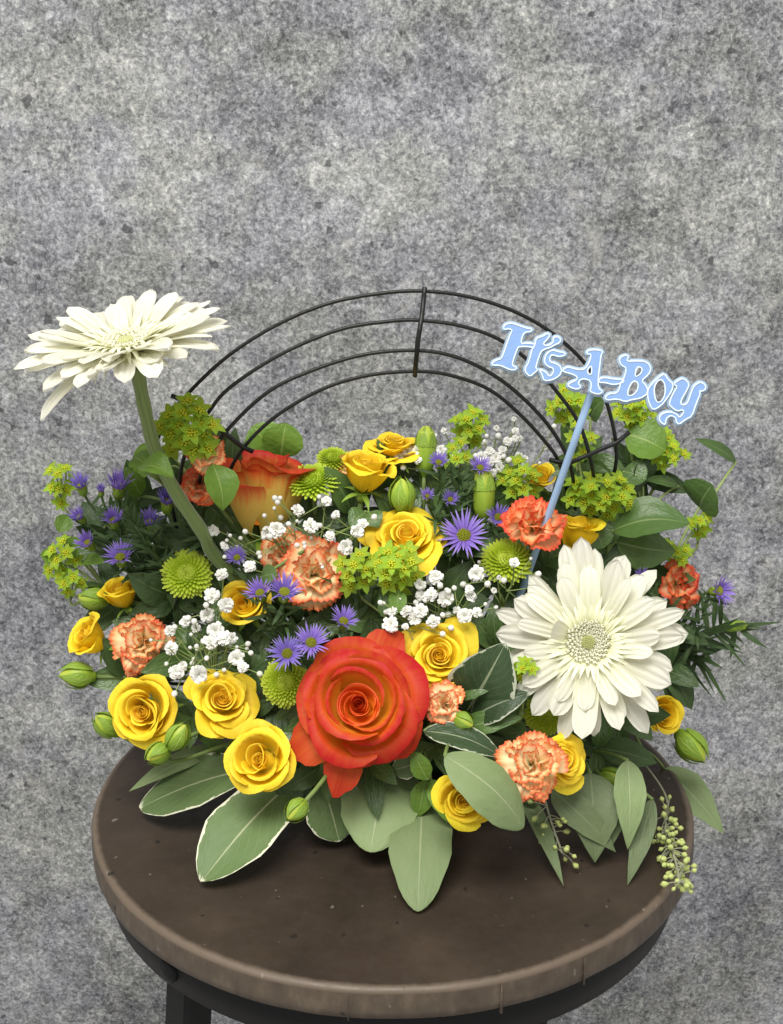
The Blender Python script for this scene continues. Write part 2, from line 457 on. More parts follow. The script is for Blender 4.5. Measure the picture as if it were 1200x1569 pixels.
# ------------------------------------------------------------------ setting
def quad_sheet(name, pts, mat):
    b = MB(); b.grid([[pts[0], pts[1]], [pts[3], pts[2]]], [[(0, 0), (1, 0)], [(0, 1), (1, 1)]])
    return b.mesh(name, mat, smooth=False)
solo('wall', quad_sheet('wall', [(-1.6, 0.42, 0), (1.6, 0.42, 0), (1.6, 0.42, 2.4), (-1.6, 0.42, 2.4)], M['wall']), kind='structure')
solo('floor', quad_sheet('floor', [(-1.6, -1.6, 0), (1.6, -1.6, 0), (1.6, 0.42, 0), (-1.6, 0.42, 0)], M['floor']), kind='structure')

# ------------------------------------------------------------------ stool
def build_stool():
    st = thing('stool', 'round brown worn metal stool with black frame and splayed legs', 'stool', Vector((SEAT_X, SEAT_Y, 0)))
    R = 0.1658
    b = MB()
    prof = [(0.0001, 0.0), (0.04, 0.0), (0.08, 0.0), (0.12, -0.0002), (0.15, -0.0006), (R - 0.010, -0.0010)]
    for k in range(7):
        a = k / 6 * math.pi / 2
        prof.append((R - 0.0040 + 0.0040 * math.sin(a), -0.0010 - 0.0030 * (1 - math.cos(a))))
    prof += [(R + 0.0003, -0.008), (R + 0.0006, -0.0130), (R + 0.0004, -0.0168), (R - 0.003, -0.0180), (R - 0.010, -0.0177)]
    rr = random.Random(3)
    ph = [rr.uniform(0, 6.28) for _ in range(6)]
    dents = [(rr.uniform(0, 6.28), rr.uniform(.02, .05), rr.uniform(-.004, .004)) for _ in range(26)]
    def wob(a, t):
        if t < 0.3: return 0
        w = 0.0016 * math.sin(3*a + ph[0]) + 0.0008 * math.sin(11*a + ph[1]) + 0.0007 * math.sin(23*a + ph[2])
        for (c, s, h) in dents:
            d = (a - c + math.pi) % (2*math.pi) - math.pi
            w += h * 0.7 * math.exp(-(d/s)**2) * max(0, (t - 0.6) / 0.4)
        return w * min(1, (t - 0.3) / 0.3)
    b.lathe(prof, 160, wob=wob)
    # ragged lower hem
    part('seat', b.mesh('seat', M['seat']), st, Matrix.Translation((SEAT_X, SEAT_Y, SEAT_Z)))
    # seam ridges on the band
    for ang, h in ((math.radians(-72.5), 1.0), (math.radians(-57), 0.7), (math.radians(-97), 0.5)):
        r0 = R + 0.0005
        pts = [(r0*math.cos(ang), r0*math.sin(ang), z) for z in (-0.004, -0.008, -0.012, -0.0175 - 0.002*h)]
        s = MB(); s.tube(pts, [0.0003*h, 0.0006*h, 0.0006*h, 0.0008*h], 8)
        part('weld_seam', s.mesh('weld_seam', M['seat']), st, Matrix.Translation((SEAT_X, SEAT_Y, SEAT_Z)))
    b = MB()
    b.lathe([(R - 0.010, -0.0170), (R - 0.0075, -0.0177), (R - 0.0075, -0.040), (R - 0.010, -0.0425), (R - 0.030, -0.0425), (R - 0.032, -0.0170)], 96)
    part('apron_ring', b.mesh('apron_ring', M['black_paint']), st, Matrix.Translation((SEAT_X, SEAT_Y, SEAT_Z)))
    # three splayed legs of angle section
    for k, ang in enumerate((-137, -63, 79)):
        a = math.radians(ang)
        top = Vector((SEAT_X + 0.138*math.cos(a), SEAT_Y + 0.138*math.sin(a), SEAT_Z - 0.022))
        bot = Vector((SEAT_X + 0.205*math.cos(a), SEAT_Y + 0.205*math.sin(a), 0.0))
        ax = (bot - top).normalized()
        side = Vector((-math.sin(a), math.cos(a), 0)); outw = side.cross(ax).normalized()
        b = MB(); w, d = 0.0100, 0.009
        rows = []; uv = []
        bev = 0.0025
        sec = [(-w+bev, -d), (w-bev, -d), (w, -d+bev), (w, d-bev), (w-bev, d), (-w+bev, d), (-w, d-bev), (-w, -d+bev)]
        for j, p in enumerate((top, top*0.7+bot*0.3, top*0.3+bot*0.7, bot)):
            rows.append([p + side*x + outw*y for x, y in sec]); uv.append([(i/8, j/3) for i in range(8)])
        b.grid(rows, uv, closed=True)
        b.f.append(tuple(range(7, -1, -1))); b.mi.append(0); n = len(b.v); b.f.append(tuple(range(n-8, n))); b.mi.append(0)
        lg = part('leg', b.mesh('leg', M['black_paint'], smooth=False), st)
        if k: continue
        # bolt on the apron near the leg
        q = MB()
        bp = Vector((SEAT_X + (R - 0.0075)*math.cos(a+0.05), SEAT_Y + (R - 0.0075)*math.sin(a+0.05), SEAT_Z - 0.031))
        q.lathe([(0.0001, 0.0035), (0.004, 0.0032), (0.0062, 0.0018), (0.0066, 0.0), (0.0066, -0.002)], 12, M=frame(bp, Vector((math.cos(a), math.sin(a), 0))))
        part('bolt', q.mesh('bolt', M['black_paint']), lg)
    # foot ring
    b = MB(); pts = [(SEAT_X + 0.182*math.cos(2*math.pi*k/48), SEAT_Y + 0.182*math.sin(2*math.pi*k/48), 0.22) for k in range(49)]
    b.tube(pts, 0.006, 8)
    part('foot_ring', b.mesh('foot_ring', M['black_paint']), st)
build_stool()

# ------------------------------------------------------------------ container hidden in the greenery
FC = Vector((0.005, 0.055, SEAT_Z))
def build_container():
    b = MB()
    b.lathe([(0.0001, 0.001), (0.046, 0.001), (0.050, 0.004), (0.056, 0.024), (0.058, 0.025), (0.059, 0.023), (0.054, 0.004), (0.048, 0.0)][::-1] , 40)
    t = thing('flower_tray', 'low black plastic tray under the blooms on the stool seat', 'tray', FC)
    part('bowl', b.mesh('bowl', M['tray']), t, Matrix.Translation(FC))
    f = MB()
    prof = [(0.0001, 0.080), (0.030, 0.078), (0.042, 0.070), (0.048, 0.050), (0.049, 0.026), (0.044, 0.003)]
    f.lathe(prof, 28, wob=lambda a, t: 0.03*math.sin(5*a)+0.02*math.sin(9*a+1))
    o = solo('floral_foam', f.mesh('floral_foam', M['foam']), Matrix.Translation(FC), 'dark green floral foam block hidden between the stems in the tray', 'foam')
build_container()

def foam_target(p):
    d = p - (FC + Vector((0, 0, 0.04)))
    h = Vector((d.x, d.y, 0))
    if h.length > 0.036: h = h.normalized() * 0.036
    return FC + Vector((h.x, h.y, 0.045 + 0.03*max(0, min(1, (p.z - FC.z - 0.08)/0.1))))

def stem_pts(p, back, n=10, pull=0.5, target=None):
    """from a bloom's base, leaving along 'back', into the foam"""
    t = target or foam_target(p)
    L = (p - t).length
    out = (p - FC); out.z = abs(out.z) + 0.02; out.normalize()
    return bez(p, p + back * L * pull * 0.6, t + out * L * 0.35, t, n)

# ------------------------------------------------------------------ petals
def rose_petal(theta, rc, top, flare, hw, lean, roll, rr, nu=11, nv=9, base_r=0.07, point=0.05, wav=0.03, z0=0.0, bulge=1.0):
    pts = []; uv = []
    sw = rr.uniform(0.07, 0.13); ph = rr.uniform(0, 6.28); ph2 = rr.uniform(0, 6.28)
    tipu = rr.uniform(-0.25, 0.25); notch = rr.uniform(0, 1)
    for j in range(nv):
        v = j / (nv - 1); row = []; ur = []
        for i in range(nu):
            u = -1 + 2 * i / (nu - 1)
            vm = 1 - 0.16 * abs(u) ** 3.5 + point * max(0, 1 - abs(u - tipu) * 2.6)
            vv = v * vm
            wv = 0.30 + 0.70 * min(1, (vv / 0.55)) ** 0.8
            if vv > 0.7: wv *= 1 - 0.10 * (vv - 0.7) / 0.3
            phi = theta + u * hw * wv
            s = math.sin(min(1.0, vv / 0.80) * math.pi / 2) ** bulge
            r = base_r * (1 - s) + rc * s
            r += rc * lean * vv ** 2
            r += flare * max(0, vv - 0.35) ** 2 * 2.2
            z = z0 + (top - z0) * (1 - max(0.0, 1 - vv) ** 1.45)
            k = max(0, vv - 0.80) / 0.20
            side = 1 + 0.5 * abs(u)
            r += roll * k ** 1.6 * side
            z -= roll * 0.85 * k ** 2.2 * side
            r *= 1 + sw * u
            r += wav * vv ** 2 * math.sin(2.4 * u + ph) * rc
            z += wav * vv ** 3 * math.sin(4.1 * u + ph2) * 1.2 + wav * .35 * vv ** 6 * math.sin(9.3 * u + ph)
            row.append((r * math.cos(phi), r * math.sin(phi), z)); ur.append(((u + 1) / 2, min(1, vv)))
        pts.append(row); uv.append(ur)
    b = MB(); b.grid(pts, uv); return b

def rose_core(rr, turns=2.2, r0=0.02, r1=0.15, z0=0.25, z1=0.97):
    b = MB(); n = 40; pts = []; uv = []
    a0 = rr.uniform(0, 6.28)
    for j in range(5):
        v = j / 4; row = []; ur = []
        for i in range(n):
            t = i / (n - 1)
            r = r0 + (r1 - r0) * t ** 0.9
            a = a0 + t * turns * 2 * math.pi
            q = r * (1.0 - 0.30 * (v - 0.5) ** 2 + 0.12 * math.sin(a * 1.5))
            row.append((q * math.cos(a), q * math.sin(a), z0 + (z1 - z0) * v - 0.03 * t + 0.012 * math.sin(a * 2.3))); ur.append((t, v))
        pts.append(row); uv.append(ur)
    b.grid(pts, uv)
    b.lathe([(.30, .30), (.20, .50), (.12, .62), (.06, .70), (.001, .74)], 12)
    return b

ROSE_STYLES = {
    # count, rc, top, flare, half-width, lean, roll, inner?
    'open': [(3, .14, .93, .0, 1.3, -.15, .012, 1), (3, .21, .95, .01, 1.3, -.12, .02, 1), (3, .29, .95, .02, 1.3, -.08, .03, 1), (4, .39, .92, .03, 1.15, -.04, .04, 0),
             (4, .51, .86, .06, 1.15, .0, .06, 0), (5, .63, .74, .12, .98, .04, .08, 0), (5, .72, .55, .24, .88, .06, .10, 0), (3, .74, .40, .36, .80, .08, .10, 0)],
    'cup': [(3, .13, .95, .0, 1.3, -.15, .012, 1), (3, .22, .97, .01, 1.3, -.12, .02, 1), (3, .34, .99, .02, 1.4, -.06, .035, 0),
            (3, .49, 1.0, .03, 1.45, -.03, .06, 0), (3, .64, .97, .06, 1.35, .0, .085, 0), (5, .74, .80, .14, .98, .03, .11, 0)],
    'bud': [(3, .16, 1.15, .0, 1.25, -.30, .01, 1), (3, .28, 1.2, .0, 1.25, -.25, .02, 1), (3, .42, 1.25, .02, 1.3, -.16, .03, 0),
            (3, .56, 1.27, .08, 1.35, -.10, .06, 0), (4, .68, 1.22, .12, 1.15, -.04, .10, 0)],
    'full': [(3, .10, .91, .0, 1.3, -.12, .01, 1), (3, .155, .93, .0, 1.3, -.12, .015, 1), (3, .22, .95, .01, 1.35, -.10, .02, 1), (3, .29, .96, .01, 1.35, -.08, .025, 1), (3, .37, .96, .02, 1.35, -.05, .03, 1),
             (3, .54, 1.0, .02, 1.5, .0, .055, 0), (3, .68, .97, .05, 1.45, .02, .085, 0), (4, .79, .84, .11, 1.2, .03, .12, 0), (5, .84, .60, .20, 1.0, .05, .14, 0)],
}
_rose_cache = {}
def rose_meshes(style, seed, outer, inner, key):
    k = (style, seed, key)
    if k in _rose_cache: return _rose_cache[k]
    rr = random.Random(seed * 77 + len(style))
    raw = [(rose_core(rr, r1=.11 if style == 'full' else .13), inner)]
    th = rr.uniform(0, 6.28)
    for (n, rc, top, fl, hw, lean, roll, inn) in ROSE_STYLES[style]:
        th += 2.4 + rr.uniform(-.4, .4)
        off = (rr.uniform(-.05, .05), rr.uniform(-.05, .05))
        for i in range(n):
            b = rose_petal(th + i * 2 * math.pi / n + rr.uniform(-.2, .2), rc * rr.uniform(.94, 1.06), top * rr.uniform(.93, 1.06), fl * rr.uniform(.6, 1.4), hw * rr.uniform(.93, 1.07),
                           lean, roll * rr.uniform(.6, 1.4), rr, point=0.045 if not inn else 0.02, wav=(0.065 if style == 'full' else 0.045) if not inn else 0.02, bulge=.62 if style == 'bud' else 1.0,
                           base_r=rc * .60 if inn else (rc * .55 if fl < .07 else .07), z0=top * .55 if inn else (top * .35 if fl < .07 else 0.0))
            k_ = .35 if inn else 1.0
            Mt = Matrix.Translation((off[0] * k_, off[1] * k_, 0)) @ Matrix.Rotation(rr.gauss(0, .07) * k_, 4, 'X') @ Matrix.Rotation(rr.gauss(0, .07) * k_, 4, 'Y')
            b.v = [tuple(Mt @ Vector(p)) for p in b.v]
            raw.append((b, inner if inn else outer))
    mx = sorted(math.hypot(p[0], p[1]) for b, _ in raw for p in b.v)
    sc = 1.0 / mx[int(len(mx) * .995)]
    out = []
    for b, m in raw:
        b.v = [(p[0] * sc, p[1] * sc, p[2] * min(sc, 1.0) * (1.0 if style != 'bud' else 1.05)) for p in b.v]
        out.append(('petal', b.mesh('rose_petal', M[m])))
    _rose_cache[k] = out
    return out

def sepal_mesh(length, width, curl=0.4, nu=3, nv=6, fold=0.15):
    b = MB(); pts = []; uv = []
    for j in range(nv):
        v = j / (nv - 1)
        w = width * (math.sin(math.pi * min(1, (v * .85 + .15))) ** 0.8) * (1 - v * 0.5)
        a = curl * v
        row = []
        for i in range(nu):
            u = -1 + 2 * i / (nu - 1)
            row.append((length * v * math.cos(a), u * w, length * v * math.sin(a) + fold * w * abs(u)))
        pts.append(row); uv.append([(i / (nu - 1), v) for i in range(nu)])
    b.grid(pts, uv); return b

_hip = None
def hip_mesh():
    global _hip
    if _hip is None:
        b = MB()
        b.lathe([(.05, -.42), (.07, -.36), (.17, -.28), (.22, -.18), (.20, -.05), (.24, .04), (.30, .12)], 10)
        rr = random.Random(5)
        for k in range(5):
            s = sepal_mesh(.75, .13, -0.5)
            b.add(s, Matrix.Rotation(k * 2 * math.pi / 5 + .3, 4, 'Z') @ Matrix.Translation((.16, 0, -.02)) @ Matrix.Rotation(-0.35 + rr.uniform(-.3, .2), 4, 'Y'))
        _hip = b.mesh('calyx', M['sepal'])
    return _hip

def make_stem(parent, p, back, rad, mat='stem', n=10, target=None, name='stem', pull=0.5):
    b = MB(); pts = stem_pts(p, back, n, pull, target)
    b.tube(pts, [rad] * len(pts), 6)
    return part(name, b.mesh(name, M[mat]), parent)

def rose(px, py, size, style, label, a=0, b=0, dy=0, seed=1, roll=0, color='yellow', zs=1.0, ys=1.0, name='yellow_spray_rose', zoff=0.45, group=None, extra=()):
    """size: diameter in photo pixels"""
    p = P(px, py, DY(px, py) + dy)
    R = size * mpp(p) / 2
    ax = face(p, a, b)
    base = p - ax * R * zoff
    t = thing(name, label, 'rose', base, group)
    inner = 'yellow_in' if color == 'yellow' else 'orange_in'
    Mx = frame(base, ax, roll, R)
    Mx = frame(base, ax, 0, R) @ Matrix.Diagonal((1, ys, zs, 1)) @ Matrix.Rotation(roll, 4, 'Z')
    for nm, me in rose_meshes(style, seed, color, inner, color):
        part(nm, me, t, Mx)
    rr = random.Random(seed)
    for (dx, dy_, ln, hw) in extra:             # single outer petals bent away, towards a screen direction
        d = Mx.to_3x3().inverted() @ (_R * dx + _U * dy_); th = math.atan2(d.y, d.x)
        q = rose_petal(th, .70 * ln, .34, .62 * ln, hw, .10, .12, rr, point=.08)
        part('petal', q.mesh('rose_petal', M[color]), t, Mx)
    part('calyx', hip_mesh(), t, frame(base, ax, roll, R * (0.95 if color == 'yellow' else 0.8)))
    make_stem(t, base - ax * R * 0.38, -ax, 0.0016 if color == 'yellow' else 0.0028)
    return t

# ---- carnation
def carn_petal(rr, L, hw, e0, e1, ruf, nu=19, nv=7):
    b = MB(); pts = []; uv = []
    ph = rr.uniform(0, 6.28); k = rr.uniform(3.0, 5.5); ph3 = rr.uniform(0, 6.28)
    ang = e0; x = z = 0.0
    prev = 0
    for j in range(nv):
        v = j / (nv - 1)
        el = e0 + (e1 - e0) * v
        d = v - prev; prev = v
        x += L * d * math.cos(el); z += L * d * math.sin(el)
        row = []; ur = []
        for i in range(nu):
            u = -1 + 2 * i / (nu - 1)
            w = hw * (0.12 + 0.88 * v ** 0.9)
            e = v ** 2.0
            dent = (0.035 if i % 2 else -0.03) * v ** 6 + 0.05 * v**4 * math.sin(3*u + ph3)
            round_ = -0.24 * u * u * v
            dn = ruf * e * math.sin(k * u + ph) + 0.35 * ruf * e * math.sin(2.2 * k * u + ph3)
            ll = (dent + round_) * L
            px_ = x + ll * math.cos(el) - dn * math.sin(el)
            pz = z + ll * math.sin(el) + dn * math.cos(el)
            row.append((px_, u * w * (1 - 0.12 * abs(u)), pz)); ur.append(((u + 1) / 2, v))
        pts.append(row); uv.append(ur)
    b.grid(pts, uv); return b

_carn_cache = {}
def carn_meshes(seed, mat):
    if (seed, mat) in _carn_cache: return _carn_cache[(seed, mat)]
    rr = random.Random(seed * 31); out = []
    rings = [(4, .62, 1.55, 1.30, 0, .40), (5, .74, 1.40, .95, 0, .48), (6, .86, 1.20, .55, 0, .55), (6, .95, .95, .15, 0, .60), (5, .98, .75, -.15, 0, .58)]
    for ri, (n, L, e0, e1, _, hw) in enumerate(rings):
        for i in range(n):
            a = i * 2 * math.pi / n + ri * 0.7 + rr.uniform(-.25, .25)
            b = carn_petal(rr, L * rr.uniform(.9, 1.1), hw * rr.uniform(.85, 1.15), e0 + rr.uniform(-.1, .1), e1 + rr.uniform(-.2, .2), rr.uniform(.10, .17))
            me = b.mesh('carnation_petal', M[mat])
            out.append((me, Matrix.Rotation(a, 4, 'Z') @ Matrix.Translation((.03, 0, 0)) @ Matrix.Rotation(rr.uniform(-.35, .35), 4, 'X')))
    _carn_cache[(seed, mat)] = out
    return out

_ccal = None
def carn_calyx():
    global _ccal
    if _ccal is None:
        b = MB(); b.lathe([(.08, -.75), (.15, -.70), (.22, -.45), (.24, -.15), (.27, .08)], 12)
        for k in range(5):
            s = sepal_mesh(.30, .13, 0.1)
            b.add(s, Matrix.Rotation(k * 2 * math.pi / 5, 4, 'Z') @ Matrix.Translation((.25, 0, .02)) @ Matrix.Rotation(-1.1, 4, 'Y'))
        _ccal = b.mesh('calyx', M['sepal'])
    return _ccal

def carnation(px, py, size, label, a=0, b=0, dy=0, seed=1, mat='carn', squash=1.0, zoff=0.35):
    p = P(px, py, DY(px, py) + dy); R = size * mpp(p) * .57
    ax = face(p, a, b); base = p - ax * R * zoff
    t = thing('mini_carnation', label, 'carnation', base)
    Mx = frame(base, ax, seed * 1.3, R) @ Matrix.Diagonal((squash, squash, 1, 1))
    for me, m in carn_meshes(seed, mat): part('petal', me, t, Mx @ m)
    part('calyx', carn_calyx(), t, frame(base, ax, 0, R))
    make_stem(t, base - ax * R * 0.7, -ax, 0.0014)
    return t

# ---- gerbera
def gerb_petal(rr, L, w, lift0, droop, nu=13, nv=14, twist=0.0, bend=0.0):
    b = MB(); pts = []; uv = []
    n1 = rr.uniform(-.3, .3); sc = rr.uniform(-.12, .16)
    x = z = 0; prev = 0
    for j in range(nv):
        v = j / (nv - 1); el = lift0 - droop * v * v; d = v - prev; prev = v
        x += L * d * math.cos(el); z += L * d * math.sin(el)
        prof = .38 + .62 * math.sin(math.pi / 2 * min(1, v / .60)) if v < .70 else max(0.0, 1 - ((v - .70) / .30) ** 2.4) ** .58
        prof = max(prof, .03)
        row = []; ur = []
        tw = twist * v
        for i in range(nu):
            u = -1 + 2 * i / (nu - 1)
            y = u * w * prof
            groove = w * (-0.12 * math.cos(u * math.pi * 3.0) * min(1, v * 3) * (1 - .5*v) + sc * u * u * (.3 + v))
            notch = -0.03 * L * (math.exp(-((u - n1) / .22) ** 2)) * max(0, v - .75) / .25 * (1 if prof > 0.2 else 0.4)
            yy = y * math.cos(tw); zz = y * math.sin(tw) + groove
            row.append((x + notch, yy + bend * v * v, z + zz)); ur.append(((u + 1) / 2, v))
        pts.append(row); uv.append(ur)
    b.grid(pts, uv); return b

def gerbera(label, p, R, ax, roll, seed, lift, droop, stem=None, rad=0.0035, hanging=(), specials=(), nscale=1.0, inner=0.52):
    rr = random.Random(seed)
    base = p
    t = thing('gerbera_daisy', label, 'gerbera', base)
    Mx = frame(base, ax, roll, R)
    for li, (n, L, w, lf, z0) in enumerate([(20, 1.03, .114, lift - .07, 0.0), (18, .97, .108, lift + .03, .022), (15, .80, .094, lift + .14, .045)]):
        n = int(n * nscale)
        for i in range(n):
            a = (i + li * 0.5) * 2 * math.pi / n + rr.uniform(-.13, .13)
            q = gerb_petal(rr, (L - .16) * rr.uniform(.82, 1.07), w * rr.uniform(.8, 1.2), lf + rr.uniform(-.10, .10), droop + rr.uniform(-.2, .25), twist=rr.uniform(-.35, .35), bend=rr.uniform(-.05, .05))
            part('petal', q.mesh('gerbera_petal', M['gerb']), t, Mx @ Matrix.Rotation(a, 4, 'Z') @ Matrix.Translation((.16, 0, z0)))
    for (a, L, w, lf, dr) in specials:
        q = gerb_petal(rr, L, w, lf, dr)
        part('petal', q.mesh('gerbera_petal', M['gerb']), t, Mx @ Matrix.Rotation(a, 4, 'Z') @ Matrix.Translation((.2, 0, .06)))
    for (dx, dy_, L, w, lf, dr) in hanging:      # single petals bent away, towards a screen direction
        d = Mx.to_3x3().inverted() @ (_R * dx + _U * dy_); a = math.atan2(d.y, d.x)
        q = gerb_petal(rr, L, w, lf, dr)
        part('petal', q.mesh('gerbera_petal', M['gerb']), t, Mx @ Matrix.Rotation(a, 4, 'Z') @ Matrix.Translation((.2, 0, -.02)))
    # inner ruff of short ray florets
    b = MB()
    for ring, (n, L, r0, e) in enumerate([(52, .36, .24, .20), (50, .30, .22, .42), (44, .22, .20, .70)]):
        for i in range(n):
            a = (i + .5 * ring) * 2 * math.pi / n + rr.uniform(-.06, .06)
            q = sepal_mesh(L * inner / .52 * rr.uniform(.8, 1.15), .032, rr.uniform(-.7, -.1), nu=3, nv=5, fold=.4)
            b.add(q, Matrix.Rotation(a, 4, 'Z') @ Matrix.Translation((r0, 0, .06 + .015 * ring)) @ Matrix.Rotation(-e + rr.uniform(-.2, .2), 4, 'Y'))
    part('ray_ruff', b.mesh('ray_ruff', M['gerb_in']), t, Mx, kind='stuff')
    # disc florets
    b = MB()
    for i in range(115):
        f = (i + .5) / 115; r = .20 * math.sqrt(f); a = i * 2.39996
        h = .030 + .035 * f + rr.uniform(0, .015); w = .015 + .006 * f
        z0 = .06 + .03 * f
        tilt = Matrix.Translation((r * math.cos(a), r * math.sin(a), z0)) @ Matrix.Rotation(a, 4, 'Z') @ Matrix.Rotation(.5 * f + rr.uniform(-.15, .15), 4, 'Y')
        q = MB(); q.lathe([(w * .7, 0), (w, h * .6), (w * 1.25, h * .85), (w * .5, h)], 5)
        b.add(q, tilt)
    b.lathe([(.30, .05), (.22, .085), (.12, .085), (.001, .08)], 20)
    part('disc_floret', b.mesh('disc_floret', M['gerb_in']), t, Mx, kind='stuff')
    b = MB()
    for i in range(60):
        f = (i + .5) / 60; r = .070 * math.sqrt(f); a = i * 2.39996
        q = MB(); q.lathe([(.009, 0), (.010, .035), (.003, .055)], 5)
        b.add(q, Matrix.Translation((r * math.cos(a), r * math.sin(a), .085 - .01 * f)))
    part('eye', b.mesh('eye', M['gerb_eye']), t, Mx, kind='stuff')
    b = MB(); b.lathe([(.03, -.20), (.06, -.17), (.13, -.13), (.20, -.05), (.24, .02), (.20, .06), (.001, .07)], 20)
    for k in range(26):
        s = sepal_mesh(.17, .03, .4); b.add(s, Matrix.Rotation(k * 2 * math.pi / 26, 4, 'Z') @ Matrix.Translation((.13 + .03 * (k % 2), 0, -.12 + .03 * (k % 2))) @ Matrix.Rotation(-.75, 4, 'Y'))
    part('calyx', b.mesh('calyx', M['green']), t, Mx)
    b = MB(); sp = stem or stem_pts(base - ax * R * .17, -ax, 14)
    b.tube(sp, [rad * (1 + .05 * math.sin(i * 1.7 + seed) + (.18 if i < 2 else 0)) for i in range(len(sp))], 20)
    nv = len(b.v)
    for i in range(nv):
        if i % 20 % 2: 
            c = sp[min(i // 20, len(sp) - 1)]; b.v[i] = tuple(Vector(b.v[i]).lerp(c, .06))
    part('stem', b.mesh('stem', M['gerb_stem']), t)
    return t

# ---- green button mum
_mum = {}
def mum_mesh(seed):
    if seed in _mum: return _mum[seed]
    rr = random.Random(seed); b = MB(); n = 210
    for i in range(n):
        f = (i + .5) / n
        pol = (0.06 + 1.62 * f ** 0.62)
        a = i * 2.39996
        L = (.16 + .30 * min(1, f * 1.6)) * rr.uniform(.85, 1.15)
        q = MB(); pts = []; uv = []
        w = .052 + .018 * f
        for j in range(5):
            v = j / 4; ww = w * (.6 + .5 * math.sin(math.pi * min(1, v * .8 + .05))) * (1 if v < .99 else .45)
            cu = -.35 * v * v * L * (1 - f)  # inner ones curl to the centre
            pts.append([(cu - .25 * ww, -ww, L * v), (cu, 0, L * v), (cu - .25 * ww, ww, L * v)]); uv.append([(0, v * .8 + .2 * f), (.5, v * .8 + .2 * f), (1, v * .8 + .2 * f)])
        q.grid(pts, uv)
        r0 = .58 + .03 * f
        sq = .80
        Mq = Matrix.Rotation(a, 4, 'Z') @ Matrix.Rotation(pol, 4, 'Y') @ Matrix.Translation((0, 0, r0 * (.72 + .28 * f)))
        b.add(q, Matrix.Diagonal((1, 1, sq, 1)) @ Mq)
    b.lathe([(.15, -.40), (.40, -.22), (.52, .05), (.50, .25), (.3, .38), (.001, .42)], 14)
    _mum[seed] = b.mesh('mum_petals', M['mum'])
    return _mum[seed]

def mum(px, py, size, label, a=0, b=0, dy=0, seed=1):
    p = P(px, py, DY(px, py) + dy); R = size * mpp(p) / 2
    ax = face(p, a, b); base = p - ax * R * .2
    t = thing('button_chrysanthemum', label, 'chrysanthemum', base)
    part('floret_head', mum_mesh(seed), t, frame(base, ax, seed, R), kind='stuff')
    c = MB(); c.lathe([(.06, -.5), (.2, -.42), (.48, -.2), (.5, -.05)], 12)
    part('calyx', c.mesh('calyx', M['sepal']), t, frame(base, ax, 0, R))
    make_stem(t, base - ax * R * .45, -ax, 0.0014)
    return t

# ---- aster
_ast = {}
def aster_meshes(cup, seed):
    k = (cup, seed)
    if k in _ast: return _ast[k]
    rr = random.Random(seed + int(cup * 100)); b = MB()
    for ring in range(2):
        n = 19
        for i in range(n):
            a = (i + .5 * ring) * 2 * math.pi / n + rr.uniform(-.08, .08)
            q = sepal_mesh(.80 * rr.uniform(.8, 1.1), .062, rr.uniform(-.3, .25), nu=3, nv=5, fold=.35)
            b.add(q, Matrix.Rotation(a, 4, 'Z') @ Matrix.Translation((.2, 0, 0.03 * ring)) @ Matrix.Rotation(-cup - .12 * ring + rr.uniform(-.15, .15), 4, 'Y'))
    ray = b.mesh('aster_rays', M['aster'])
    c = MB()
    for i in range(45):
        f = (i + .5) / 45; r = .25 * math.sqrt(f); a = i * 2.39996
        q = MB(); q.lathe([(.035, 0), (.04, .10), (.012, .15)], 5); c.add(q, Matrix.Translation((r * math.cos(a), r * math.sin(a), .06 - .1 * f)))
    eye = c.mesh('aster_disc', M['aster_eye'])
    d = MB(); d.lathe([(.05, -.62), (.17, -.55), (.25, -.35), (.27, -.1), (.24, .02)], 9)
    for i in range(16):
        q = sepal_mesh(.3, .05, .1); d.add(q, Matrix.Rotation(i * .393, 4, 'Z') @ Matrix.Translation((.2, 0, -.5 + .12 * (i % 3))) @ Matrix.Rotation(-1.0, 4, 'Y'))
    cal = d.mesh('aster_calyx', M['sepal'])
    _ast[k] = (ray, eye, cal); return _ast[k]

def leaf_builder(base, tip, width, nrm, shape='ovate', bow=0.12, fold=0.12, wavy=0.0, nu=9, nv=17, rr=rnd, tipcurl=0.0, cup=0.0):
    base = Vector(base); tip = Vector(tip); ax = tip - base; L = ax.length; ax.normalize()
    n = (nrm - ax * nrm.dot(ax)).normalized(); s = ax.cross(n)
    b = MB(); pts = []; uv = []
    ph = rr.uniform(0, 6.28)
    for j in range(nv):
        v = j / (nv - 1)
        if nv > 12: v = .5 - .5 * math.cos(math.pi * v)
        if shape == 'ovate': w = math.sin(math.pi * v ** 0.85) ** 0.75 * (1 - .10 * v)
        elif shape == 'obovate': w = (math.sin(math.pi * v ** 1.25) ** 0.68)
        elif shape == 'lance': w = math.sin(math.pi * v ** 0.70) ** 0.9 * (1 - .25 * v)
        elif shape == 'blunt': w = math.sin(math.pi * v ** 0.95) ** 0.60
        elif shape == 'round': w = math.sin(math.pi * v) ** 0.52
        elif shape == 'needle': w = math.sin(math.pi * (v * .9 + .1)) ** 0.6
        w = w * width / 2 + (0.0004 if v in (0,) else 0)
        c = base + ax * L * v + n * (bow * L * math.sin(math.pi * v)) - n * (tipcurl * L * v ** 3)
        row = []
        for i in range(nu):
            u = -1 + 2 * i / (nu - 1)
            h = fold * w * abs(u) - cup * w * u * u + .05 * w * math.sin(v * 7 + ph + u * 2) * abs(u) + wavy * width * v * abs(u)**2 * math.sin(v * 9 + ph + (2 if u > 0 else 0))
            row.append(c + s * (u * w * (1 + .03 * math.sin(v * 23 + ph))) + n * h)
        pts.append(row); uv.append([(i / (nu - 1), v) for i in range(nu)])
    b.grid(pts, uv); return b

